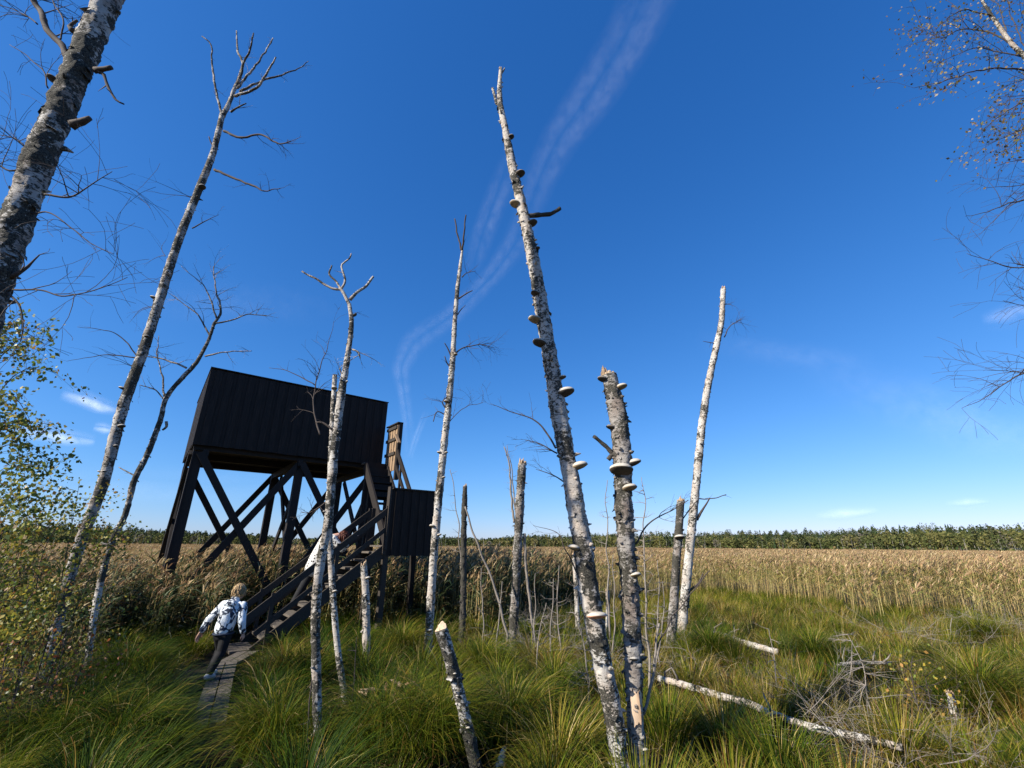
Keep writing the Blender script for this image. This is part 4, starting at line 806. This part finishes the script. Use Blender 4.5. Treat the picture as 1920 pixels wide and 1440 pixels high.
# low birch at the reed edge, plus tall unseen stems added to shade the grass
def shrub(label, stems, n, size, cols, wts, lean, name='birch_shrub', spread=.08, shade_stems=()):
    x0, y0, Y0 = stems[0][0]; p0 = P(x0, y0, Y0); ro = thing(name, label, 'shrub', Vector((p0.x, p0.y, 0))); tips = []; fake = Tree(); fake.root = ro
    for st in stems:
        Y = st[0][2]; path = [(x, y) for x, y, *_ in st]; pts = [P(x, y, Y + lean * i) for i, (x, y) in enumerate(path)]; pts[0].z = min(pts[0].z, .05); sp_, par = smooth_path(pts, .07); mb = MB()
        mb.tube(sp_, [max(.010 * (1 - .8 * i / len(sp_)), .002) for i in range(len(sp_))], 5, True)
        for k in range(12): i = random.randrange(len(sp_) // 4, len(sp_)); twig(mb, sp_[i], Vector((U(-1, 1), U(-1, 1), U(-.1, 1))), U(.25, .55), .004, 1, -.03, tips)
        tips += sp_[len(sp_) // 3:]; mb.build('stem', TWIG, ro, True)
    big = []
    for x, y, h in shade_stems:  # tall stems out of view, added for their shadow on the left foreground
        q = Vector((x, y, -.05)); pts = [q, q + Vector((U(-.2, .2), U(-.2, .2), h * .4)), q + Vector((U(-.5, .5), U(-.4, .4), h * .75)), q + Vector((U(-.7, .7), U(-.5, .5), h))]; sp_, par = smooth_path(pts, .15); mb = MB(); mb.tube(sp_, [max(.035 * (1 - .85 * i / len(sp_)), .004) for i in range(len(sp_))], 7, True, .1)
        for k in range(26): i = random.randrange(len(sp_) // 5, len(sp_)); twig(mb, sp_[i], Vector((U(-1, 1), U(-1, 1), U(-.1, .8))), U(.5, 1.3), .009, 2, -.04, big)
        mb.build('stem', BARK_M, ro, True)
    leaves('foliage', tips, n, size, cols, wts, ro, spread)
    if big: leaves('foliage', big, 1500 * len(shade_stems), .06, cols, wts, ro, .14)
    return ro
shrub('leafy green and yellow birch shrub at the left rim with taller stems added out of view', [[(10, 1290, 5.6), (20, 1180), (30, 1060), (60, 960)], [(40, 1290, 5.6), (60, 1150), (80, 1040), (120, 960)], [(60, 1295, 5.7), (95, 1180), (120, 1060), (150, 900)], [(-20, 1290, 5.4), (-20, 1150), (0, 1020), (10, 950)], [(80, 1290, 5.9), (130, 1170), (165, 1090), (190, 1030)], [(20, 1300, 5.2), (10, 1230), (40, 1150), (70, 1100)]], 5200, .046, GREENS + [(.30, .14, .03)], (5, 6, 4, 1.5, 3, .6), .08, shade_stems=[(-8.9, 3.9, 4.0), (-9.6, 4.7, 4.6), (-10.4, 3.4, 5.2), (-10.9, 4.5, 5.0), (-8.6, 3.2, 3.4)])
shrub('russet and brown low birch shrub under the leafy one at the left', [[(30, 1310, 5.1), (40, 1270), (60, 1220)], [(90, 1310, 5.5), (110, 1250), (120, 1190)], [(-10, 1330, 4.9), (0, 1280), (10, 1220)], [(130, 1300, 6.0), (160, 1230), (180, 1160)]], 600, .042, [(.30, .10, .03), (.20, .09, .03), (.22, .16, .04), (.10, .08, .03)], (3, 3, 2, 2), .05)
shrub('small sparse sapling with yellow autumn leaves in the meadow at lower right', [[(1735, 1400, 6.0), (1722, 1330), (1708, 1260), (1712, 1230)], [(1750, 1390, 6.1), (1745, 1320), (1735, 1270)]], 160, .045, [(.45, .32, .05), (.22, .24, .05), (.40, .22, .05)], (3, 3, 1), .03, 'birch_sapling', .07)
# big birch whose boughs reach in from the right rim
tr_ = trunk('birch_tree', 'birch reaching in from the right rim with thin autumn foliage', [(2290, 1440, 60), (2240, 1000, 56), (2180, 700, 50), (2110, 450, 44), (2020, 230, 36), (1955, 130, 26), (1907, 93, 17), (1870, 45, 13), (1840, -2, 10), (1800, -80, 7)], 3.6, BARK_M, 'tree', top='twig', sides=16, flakes=40, scale=0.70)
tips, bare = [], []
for pth, w_ in (([(1965, 145), (1900, 128), (1840, 132), (1780, 150), (1715, 165)], 8), ([(1900, 85), (1850, 60), (1800, 55), (1765, 70), (1725, 55)], 6), ([(1860, 30), (1810, 20), (1770, 40), (1735, 85)], 5), ([(1940, 110), (1890, 100), (1830, 90), (1790, 105), (1750, 120)], 5), ([(1930, 110), (1900, 40), (1880, -30)], 5), ([(1980, 170), (1930, 180), (1880, 215), (1840, 245)], 6), ([(2010, 215), (1950, 230), (1900, 250), (1850, 270)], 6), ([(1990, 190), (1940, 200), (1910, 260), (1880, 290)], 5), ([(1960, 140), (1915, 150), (1870, 170)], 4), ([(1890, 70), (1870, 10), (1830, -20)], 4), ([(1950, 125), (1925, 60), (1920, 0)], 6), ([(1985, 180), (1950, 100), (1945, 20)], 6)):
    branch(tr_, pth, w_, 1.5, (12, .45, 1), U(-.25, .25), tips=tips, grav=-.06)
for pth, w_ in (([(2110, 450), (2000, 370), (1920, 375), (1870, 390), (1808, 408)], 9), ([(2070, 340), (1990, 330), (1930, 345), (1850, 352)], 7), ([(2130, 520), (2000, 495), (1910, 502), (1860, 490), (1815, 475)], 9), ([(2160, 620), (2020, 570), (1940, 572), (1880, 565)], 7), ([(2190, 740), (2040, 690), (1930, 695), (1880, 720), (1850, 745), (1805, 765)], 9), ([(1990, 692), (1930, 698), (1850, 694)], 5), ([(2060, 320), (1980, 300), (1910, 300), (1870, 310)], 6)):
    branch(tr_, pth, w_, 1.5, (16, .4, 1), U(-.25, .25), tips=bare, grav=-.05)
leaves('foliage', tips, 2000, .032, [(.22, .16, .06), (.28, .19, .08), (.15, .15, .045), (.34, .25, .08), (.16, .10, .05)], (4, 3, 4, 2, 2), tr_.root, .05)

# ------------------------------------------------------------------ sedge, reeds and the far wood
BX, BY = [-1.4, -1.1, -.85, -.68, -.5, -.27, -.05, .04, .2, .35, .45, .55, .68, .89, 1.04, 1.4], [8.2, 8.3, 8.7, 9.8, 11.6, 12.6, 11.9, 12.9, 18, 21, 22, 19, 15.4, 14.3, 13.5, 12.5]
def redge(x, y): u = x / np.maximum(y, .1); return np.interp(u, BX, BY) + .5 * np.sin(u * 23) + .3 * np.sin(u * 57 + 1)
SEG = np.array([(-2.35, 4.2), (-3.0, 5.35)] + BW)
def d_walk(x, y):
    x = np.asarray(x, float); y = np.asarray(y, float); d = np.full(np.shape(x), 9.)
    for a, b_ in zip(SEG[:-1], SEG[1:]):
        v = b_ - a; t_ = np.clip(((x - a[0]) * v[0] + (y - a[1]) * v[1]) / (v @ v), 0, 1); d = np.minimum(d, np.hypot(x - a[0] - v[0] * t_, y - a[1] - v[1] * t_))
    return d + np.where(y < 6.6, .2, 0)
LOGS = []
def d_log(x, y, off=.14):
    d = np.full(np.shape(x), 9.)
    for a, b_ in LOGS:
        v = b_ - a; t_ = np.clip(((x - a[0]) * v[0] + (y + off - a[1]) * v[1]) / (v @ v), 0, 1); d = np.minimum(d, np.hypot(x - a[0] - v[0] * t_, y + off - a[1] - v[1] * t_))
    return d
for pq_ in LOGLINES: LOGS += [(np.array(a), np.array(b_)) for a, b_ in zip(pq_[:-1], pq_[1:])]
Oa = np.array([O.x, O.y]); e1, e2 = np.array([E1.x, E1.y]), np.array([E2.x, E2.y])
def in_stairs(x, y, m_=.0):
    s = (x - Oa[0]) * e1[0] + (y - Oa[1]) * e1[1]; d = (x - Oa[0]) * e2[0] + (y - Oa[1]) * e2[1]
    return (s > -.5 - m_) & (s < 2.0) & (d > -m_) & (d < 1.05 + m_)
def scatter(n, y0, y1, ux=1.25):
    y = np.sqrt(RNG.uniform(y0 * y0, y1 * y1, n)); return RNG.uniform(-ux, ux, n) * y, y
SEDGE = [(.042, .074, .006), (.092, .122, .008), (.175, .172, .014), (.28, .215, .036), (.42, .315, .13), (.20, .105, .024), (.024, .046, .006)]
parts = []
def tufts(cx, cy, hz, nb, L, colw, spread=.16, droop=(1.2, 2.3), W=.0055, rise=.0, wind=.35):
    """clumps of arching blades round each centre"""
    k = len(cx); tot = int(np.sum(nb)); i = np.repeat(np.arange(k), nb); az = RNG.uniform(0, 2 * math.pi, tot); rr = np.sqrt(RNG.uniform(0, 1, tot)) * spread
    base = np.stack([cx[i] + rr * np.cos(az), cy[i] + rr * np.sin(az), hz[i] + rise * (1 - (rr / np.max(spread)) ** 2) - .03], 1)
    Ls = L[i] * RNG.uniform(.55, 1.15, tot); c = pal(tot, SEDGE[:len(colw)], colw, .3)
    # the wind leans everything a little to the right
    a2 = np.arctan2(np.sin(az) + wind * .3, np.cos(az) + wind)
    return blades(base, a2, Ls, W * RNG.uniform(.7, 1.4, tot), RNG.uniform(.02, .45, tot), RNG.uniform(droop[0], droop[1], tot), c, 5, 1.25)
BASES = [(1.0, 4.55), (1.16, 4.6), (-1.82, 4.75), (-.38, 4.6), (-.1, 4.7)]
def d_base(x, y): return np.min([np.hypot(x - a, (y - b_) * .8) for a, b_ in BASES], axis=0)
def ok(x, y, over=1.2): return (d_base(x, y) > .26) & (y < redge(x, y) + over) & (d_walk(x, y) > .42) & (d_log(x, y) > .22) & ~in_stairs(x, y, .1)
def clumps(n, y0, y1, nb, Lr, colw, keep, W=.0055, ux=1.25, droop=(1.0, 2.1), spread=.16):
    x, y = scatter(n, y0, y1, ux); k = ok(x, y) & keep(x, y); x, y = x[k], y[k]
    return tufts(x, y, gh(x, y), RNG.integers(nb[0], nb[1], len(x)), RNG.uniform(Lr[0], Lr[1], len(x)), colw, spread, droop, W)
fld = lambda x, y: np.sin(x * .9 + 1.3 * np.sin(y * .7)) + np.sin(y * 1.1 + x * .35 + 2)
# tussocks thrown so that none stands on another, each with its own colour mix; left ones darkened for shade
KIND = [(5, 5, 3, .8, .3, .3, 3), (1.5, 5, 6, 1.5, .5, .3, .5), (6, 4, 1, .4, .3, .3, 3), (1, 2, 4, 3.5, 1.5, .8, 0), (1, 1.5, 2, 3, 2, 3, .5), (6, 2.5, .6, .5, .4, .4, 6)]  # last mix is the darkest: shade put into the blade colour
cx, cy = scatter(9000, 3.8, 25, 1.25); kk = ok(cx, cy) & (d_base(cx, cy) > .50) & (d_walk(cx, cy) > np.where(cy > 6.2, .56, .58)) & (d_log(cx, cy, .42) > .52); cx, cy = cx[kk], cy[kk]; keep_ = []
for i in range(len(cx)):
    rmin = .62 + .16 * math.sin(cx[i] * 1.7 + cy[i])
    if cx[i] > 1.2: rmin *= .8
    if all((cx[i] - cx[j]) ** 2 + (cy[i] - cy[j]) ** 2 > rmin * rmin for j in keep_[-1500:]): keep_.append(i)
cx, cy = cx[keep_], cy[keep_]; sel = RNG.random(len(cx)); right = cx > .8
kind = np.where((cx < -1.2) & (RNG.random(len(cx)) < .82), np.where(RNG.random(len(cx)) < .8, 5, 0), 9)  # left side mostly takes the darkened mix, in place of cast shade
kind = np.where(kind < 9, kind, 0 * kind + np.where(sel < np.where(right, .16, .27), 0, np.where(sel < np.where(right, .42, .62), 1, np.where(sel < np.where(right, .50, .80), 2, np.where(sel < np.where(right, .74, .90), 3, 4)))))
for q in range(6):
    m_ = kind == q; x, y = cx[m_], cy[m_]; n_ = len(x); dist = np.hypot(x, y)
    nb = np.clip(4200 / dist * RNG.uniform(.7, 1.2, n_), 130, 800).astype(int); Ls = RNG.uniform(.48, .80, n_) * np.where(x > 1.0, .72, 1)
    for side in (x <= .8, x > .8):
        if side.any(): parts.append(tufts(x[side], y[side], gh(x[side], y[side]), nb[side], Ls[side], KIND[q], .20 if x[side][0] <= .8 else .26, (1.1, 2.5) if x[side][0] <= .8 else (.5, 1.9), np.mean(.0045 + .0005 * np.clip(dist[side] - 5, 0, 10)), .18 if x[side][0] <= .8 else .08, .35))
parts.append(clumps(900, 3.6, 12, (20, 40), (.18, .42), (1, 1.5, 2, 3, 2.5, 3.5), lambda x, y: fld(x, y) < .6, W=.005, droop=(.8, 1.9), spread=.22))
parts.append(clumps(1500, 5, 24, (20, 45), (.22, .5), (1, 3, 4, 3, 2, 1.5), lambda x, y: x > .8, W=.008, droop=(.8, 1.9), spread=.2))
parts.append(clumps(600, 3.6, 16, (8, 18), (.45, .85), (0, .5, 1, 2, 4, 2), lambda x, y: x > -3, W=.005, droop=(.3, 1.6), spread=.22))
parts.append(clumps(420, 4.0, 10, (20, 45), (.3, .6), (.5, .5, 1, 3, 3, 4), lambda x, y: (x > 1.2) & (fld(x * 1.3, y) < .1), W=.005, droop=(.5, 1.7)))
x, y = scatter(60000, 3.7, 17, 1.25); k = ok(x, y, .3) & (fld(x * 1.4, y * 1.2) + RNG.normal(0, .8, len(x)) < .5) & ((x > -1.5) | (RNG.random(len(x)) < .35)); x, y = x[k], y[k]; n_ = len(x)
parts.append(blades(np.stack([x, y, gh(x, y) + RNG.uniform(-.02, .20, n_)], 1), RNG.uniform(0, 6.28, n_), RNG.uniform(.15, .5, n_), RNG.uniform(.004, .009, n_), RNG.uniform(.6, 1.5, n_), RNG.uniform(1.1, 2.2, n_), pal(n_, [(.22, .15, .07), (.36, .27, .13), (.14, .08, .03), (.46, .37, .21)], (3, 3, 2.5, 1.5), .3), 3))
V, Q, C = join(parts); o = npmesh('sedge_grass', V, Q, C, GRASS); tag(o, 'arching green and straw sedge covering the wet meadow', 'grass', kind='stuff'); NB = len(Q)
# the tussocks that stand out one by one
def tussock(label, px, py, nb, L, colw, rise=.28, spread=.24, z=.15):
    c = G(px, py, z); ro = thing('sedge_tussock', label, 'tussock', Vector((c.x, c.y, 0)), 'sedge tussocks in the foreground'); g0 = float(gh(c.x, c.y))
    mb = MB(); mb.tube([Vector((c.x, c.y, g0 - .1)), Vector((c.x, c.y, g0 + rise * .5)), Vector((c.x, c.y, g0 + rise * .93))], [spread * 1.05, spread * .9, spread * .35], 12, True, .25); mb.build('root_mound', PEAT, ro, True)
    V, Q, C = tufts(np.array([c.x]), np.array([c.y]), np.array([g0]), np.array([nb]), np.array([L]), colw, spread, (1.5, 2.7), .0055, rise, .25); npmesh('blades', V, Q, C, GRASS, ro)
for a in (('big drooping green tussock right of the boardwalk in the foreground', 520, 1400, 1500, .8, (5, 5, 3, 1, .4, .3)), ('bright green drooping tussock in front of the dark sapling at bottom', 720, 1400, 1600, .85, (4, 6, 5, 1, .4, .3)), ('rounded green tussock just left of the sawn leaning stump', 820, 1400, 1400, .8, (4, 6, 5, 1.5, .5, .3)),
          ('shaggy tussock with straw streaks just right of the sawn leaning stump', 960, 1370, 1500, .85, (4, 4, 3, 2, 1, .5)), ('green tussock behind the sawn leaning stump', 905, 1260, 1300, .75, (5, 6, 4, 1, .4, .3)), ('light green tussock at the foot of the tallest white trunk', 1085, 1420, 1300, .6, (2, 5, 6, 2, .6, .3)),
          ('russet and green tussock at the end of the boardwalk by the stairs', 530, 1275, 1300, .65, (2, 4, 4, 2.5, 1, 2.5)), ('yellow green tussock between the short white snag and the two pronged birch', 755, 1230, 1300, .7, (3, 5, 5, 2, .5, .5)), ('dark green tussock left of the boardwalk near the child', 232, 1285, 1300, .7, (7, 3, .8, .8, .4, .4)),  # left-hand tussocks weighted to dark greens as painted shade
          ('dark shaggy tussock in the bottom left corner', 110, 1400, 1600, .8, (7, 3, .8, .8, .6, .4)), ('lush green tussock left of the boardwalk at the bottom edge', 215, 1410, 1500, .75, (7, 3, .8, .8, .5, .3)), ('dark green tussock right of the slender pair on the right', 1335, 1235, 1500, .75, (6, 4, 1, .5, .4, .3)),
          ('deep green tussock in the middle of the right hand meadow', 1530, 1235, 1500, .8, (6, 4, 2, .5, .3, .2)), ('tall bright green tussock before the reeds on the right', 1840, 1200, 1300, .8, (2, 6, 5, 1, .4, .2)), ('dark green tussock at the lower right rim', 1850, 1330, 1500, .9, (5, 5, 3, 1.5, .6, .4))): tussock(*a)

# reeds: stems, leaves and plumes as blades
def reeds(x, y, hr, nleaf, stem=True, W=1.0, plume=6, leafcol=(3, 4, 4, 2, 1), LW=1.0, LL=1.0, f0=.35, LC=None, hm=1.0):
    n = len(x); h = RNG.uniform(hr[0], hr[1], n) + .08 * np.sin(x * .8 + 1.7 * np.sin(y * .5)) + .07 * np.sin(y * .6 + x * .3) - .12 * (RNG.random(n) < .3); h = h * hm; az0 = RNG.normal(-.35, .9, n); ln = RNG.uniform(.02, .16, n); z = gh(x, y); out = []
    LC = LC or [(.085, .115, .020), (.16, .165, .032), (.28, .225, .06), (.42, .31, .11), (.27, .15, .045)]
    base = np.stack([x, y, z - .05], 1); top = base + np.stack([np.sin(ln) * np.cos(az0) * h, np.sin(ln) * np.sin(az0) * h, np.cos(ln) * h], 1)
    if stem: out.append(blades(base, az0, h, .011 * W, ln, ln, pal(n, [(.56, .42, .18), (.44, .33, .13), (.26, .21, .07)], (4, 3, 1.2)), 2, 1, .5, 3))
    i = np.repeat(np.arange(n), nleaf); m_ = len(i); f_ = RNG.uniform(f0, .97, m_); b_ = base[i] + (top - base)[i] * f_[:, None]
    out.append(blades(b_, RNG.normal(-.3, 1.1, m_) + math.pi * (RNG.random(m_) < .25), LL * RNG.uniform(.22, .46, m_) * (1.15 - .3 * f_), .020 * W * LW * RNG.uniform(.6, 1.2, m_), RNG.uniform(.3, .9, m_), RNG.uniform(1.2, 2.6, m_), pal(m_, LC, leafcol, .25), 3, 1, .1, 1.2, 1))
    if plume:
        i = np.repeat(np.arange(n), plume); m_ = len(i); b_ = top[i] - np.array([0, 0, .06]) + RNG.normal(0, .012, (m_, 3))
        out.append(blades(b_, RNG.normal(-.2, .9, m_), RNG.uniform(.10, .24, m_), .020 * W * RNG.uniform(.6, 1.3, m_), RNG.uniform(.05, .6, m_), RNG.uniform(.7, 1.9, m_), pal(m_, [(.34, .215, .11), (.47, .32, .155), (.22, .125, .068), (.58, .43, .23)], (3, 3, 1.5, 2)), 2, 1, .2, 1.4, 1))
    return out
parts = []
def hut_ok(x, y): return ~in_stairs(x, y, .25)
x, y = scatter(60000, 7.5, 27, 1.3); dd = y - redge(x, y); lf = x < 2.6
hmul = .70 + .30 * np.clip((dd + .9) / 2.4, 0, 1); k = (dd > np.where(lf, -.2, -1.1)) & (dd < np.where(lf, 4.2, 3.2)) & hut_ok(x, y) & (d_walk(x, y) > .5) & (RNG.random(len(x)) < np.where(lf, np.clip(.35 + dd * .6, 0, 1), np.clip((dd + 1.1) * .17, .02, .57))); n1 = int(k.sum())
parts += reeds(x[k & lf], y[k & lf], (1.20, 1.93), 9, hm=hmul[k & lf], W=1.1, plume=4, leafcol=(6, 4, 3, 1.5, 1.2), LW=1.5, LL=1.35, f0=.2, LC=[(.036, .056, .018), (.068, .090, .034), (.13, .135, .065), (.29, .25, .14), (.13, .07, .03)]); parts += reeds(x[k & ~lf], y[k & ~lf], (1.30, 1.74), 7, hm=hmul[k & ~lf], plume=6, leafcol=(2, 4, 4, 2, 1.5), f0=.45, LC=[(.13, .16, .035), (.21, .22, .05), (.32, .27, .08), (.45, .34, .13), (.27, .15, .045)])
x, y = scatter(24000, 9, 45, 1.25); dd = y - redge(x, y); k = (dd > 2.8) & hut_ok(x, y); parts += reeds(x[k], y[k], (1.36, 1.80), 6, W=1.3, plume=6, leafcol=(4, 5, 4, 2, 1.5), f0=.5)
x, y = scatter(26000, 40, 120, 1.22); parts += reeds(x, y, (1.45, 1.85), 2, False, 2.6, 5, (1, 2, 3, 3, 2))
x, y = scatter(20000, 110, 330, 1.2); parts += reeds(x, y, (1.45, 1.9), 1, False, 8, 4, (1, 2, 3, 3, 2))
V, Q, C = join(parts); o = npmesh('reed_bed', V, Q, C, REED); tag(o, 'tawny reed bed with pinkish brown plumes stretching to the far wood', 'reeds', kind='stuff'); NR = len(Q)

# the wood on the far shore: pointed spruces behind rounder birches and pines, with some dead pale stems
def wood():
    Vs, Qs, Cs, o = [], [], [], 0
    def put(V, Q, C):
        nonlocal o
        Vs.append(V); Qs.append(Q + o); Cs.append(C); o += len(V)
    def quads(c, size, flat, col):
        n = len(c); a = RNG.normal(0, 1, (n, 3)); a /= np.linalg.norm(a, axis=1)[:, None]; b_ = np.cross(a, RNG.normal(0, 1, (n, 3))); b_ /= np.linalg.norm(b_, axis=1)[:, None]; a[:, 2] *= flat
        s = (size * RNG.uniform(.5, 1.2, n))[:, None]; V = np.stack([c - a * s, c + b_ * s * .6, c + a * s, c - b_ * s * .6], 1).reshape(-1, 3); put(V, np.arange(n * 4).reshape(-1, 4), np.repeat(col, 4, 0))
    rows = [(330, 360, 560, .06, 7, 11), (350, 400, 700, .22, 9, 13), (400, 480, 800, .35, 10, 14), (480, 700, 1300, .6, 11, 15)]
    for r0, r1, n, sp, h0, h1 in rows:
        for _ in range(n):
            th = U(-1.0, 1.0); r = U(r0, r1); x, y = math.sin(th) * r, math.cos(th) * r; u = x / y; z = float(gh(x, y)); h = (h0 + (h1 - h0) * (.5 + .5 * mnoise.noise(Vector((th * 22, r * .02, 0))))) * U(.90, 1.05) * (1.0 + .16 * math.sin(u * 7 + 1) + .12 * math.sin(u * 31) * math.sin(u * 13 + 2) + .40 * max(0, u - .25) - .22 * (u < .2)) * (1.13 if R() < .07 else 1); pine = R() < sp + .35 * math.sin(u * 19 + r * .02) * math.sin(u * 8)
            if pine and R() < .68:
                k = 90; d = RNG.normal(0, 1, (k, 3)); d /= np.linalg.norm(d, axis=1)[:, None]; q = RNG.uniform(.4, 1.05, k)[:, None]; c = np.array([x, y, z + h * .60]) + d * q * np.array([h * .22, h * .22, h * .38]) * (1 - .45 * d[:, 2:3] * np.array([1, 1, 0]))
                quads(c, .8, .8, np.clip(np.array([(.036, .052, .022), (.05, .062, .026), (.065, .072, .032)][random.randrange(3)]) * RNG.uniform(.7, 1.25, (k, 1)), 0, 1))
            elif pine:
                V = []; Q = []; lay = 5; na = 7; tint = np.array([(.026, .042, .018), (.036, .055, .022), (.05, .066, .028)][random.randrange(3)]) * U(.8, 1.3)
                for q in range(lay):
                    zt = z + h * (.97 - .16 * q); zb = z + h * max(.05, (.74 - .19 * q)); rb = h * (.085 + .045 * q) * U(.8, 1.25)
                    for j in range(na):
                        a0, a1 = 6.283 * j / na + q, 6.283 * (j + 1) / na + q; rj = rb * U(.6, 1.25); o_ = len(V); am = (a0 + a1) / 2
                        V += [(x, y, zt), (x + rb * .45 * math.cos(a0), y + rb * .45 * math.sin(a0), zb + h * .06), (x + rj * math.cos(am), y + rj * math.sin(am), zb - h * U(0, .05)), (x + rb * .45 * math.cos(a1), y + rb * .45 * math.sin(a1), zb + h * .06)]; Q.append((o_, o_ + 1, o_ + 2, o_ + 3))
                put(np.array(V), np.array(Q), np.clip(tint * RNG.uniform(.75, 1.25, (len(V) // 4, 1)).repeat(4, 0), 0, 1))
            else:
                h *= .82; k = 110; d = RNG.normal(0, 1, (k, 3)); d /= np.linalg.norm(d, axis=1)[:, None]; q = RNG.uniform(.45, 1.05, k)[:, None]; c = np.array([x, y, z + h * .60]) + d * q * np.array([h * .34, h * .34, h * .42]); base = [(.11, .112, .036), (.15, .135, .045), (.075, .088, .03), (.16, .14, .055), (.15, .13, .095)][random.choices(range(5), (4, 4, 4, 1.5, 1))[0]]
                quads(c, .72, .8, np.clip(np.array(base) * RNG.uniform(.7, 1.25, (k, 1)), 0, 1))
                V, Q, C = blades(np.array([[x, y, z]]), np.array([0.]), h * .7, .35, 0, .05, np.array([[.22, .20, .17]]), 2, 1, .4); put(V, Q, C)
    for _ in range(260):                                              # bare pale stems along the front
        th = U(-.95, .95); r = U(318, 335); x, y = math.sin(th) * r, math.cos(th) * r; V, Q, C = blades(np.array([[x, y, 0.]]), np.array([U(0, 6)]), U(3, 8), .16, 0, U(0, .15), np.array([[.34, .31, .27]]), 2, 1, .3); put(V, Q, C)
    k = 5000; th = RNG.uniform(-1.0, 1.0, k); r = RNG.uniform(318, 345, k); quads(np.stack([np.sin(th) * r, np.cos(th) * r, RNG.uniform(.5, 3.2, k)], 1), .9, .8, pal(k, [(.07, .085, .025), (.11, .105, .035), (.17, .13, .055), (.045, .06, .02)], (3, 2, 2, 3)))
    return np.concatenate(Vs), np.concatenate(Qs), np.concatenate(Cs)
V, Q, C = wood(); o = npmesh('forest', V, Q, C, WOODS); tag(o, 'mixed spruce and birch forest along the far shore', 'forest', kind='stuff')
print('quads', NB, NR, len(Q), 'reeds near', n1)
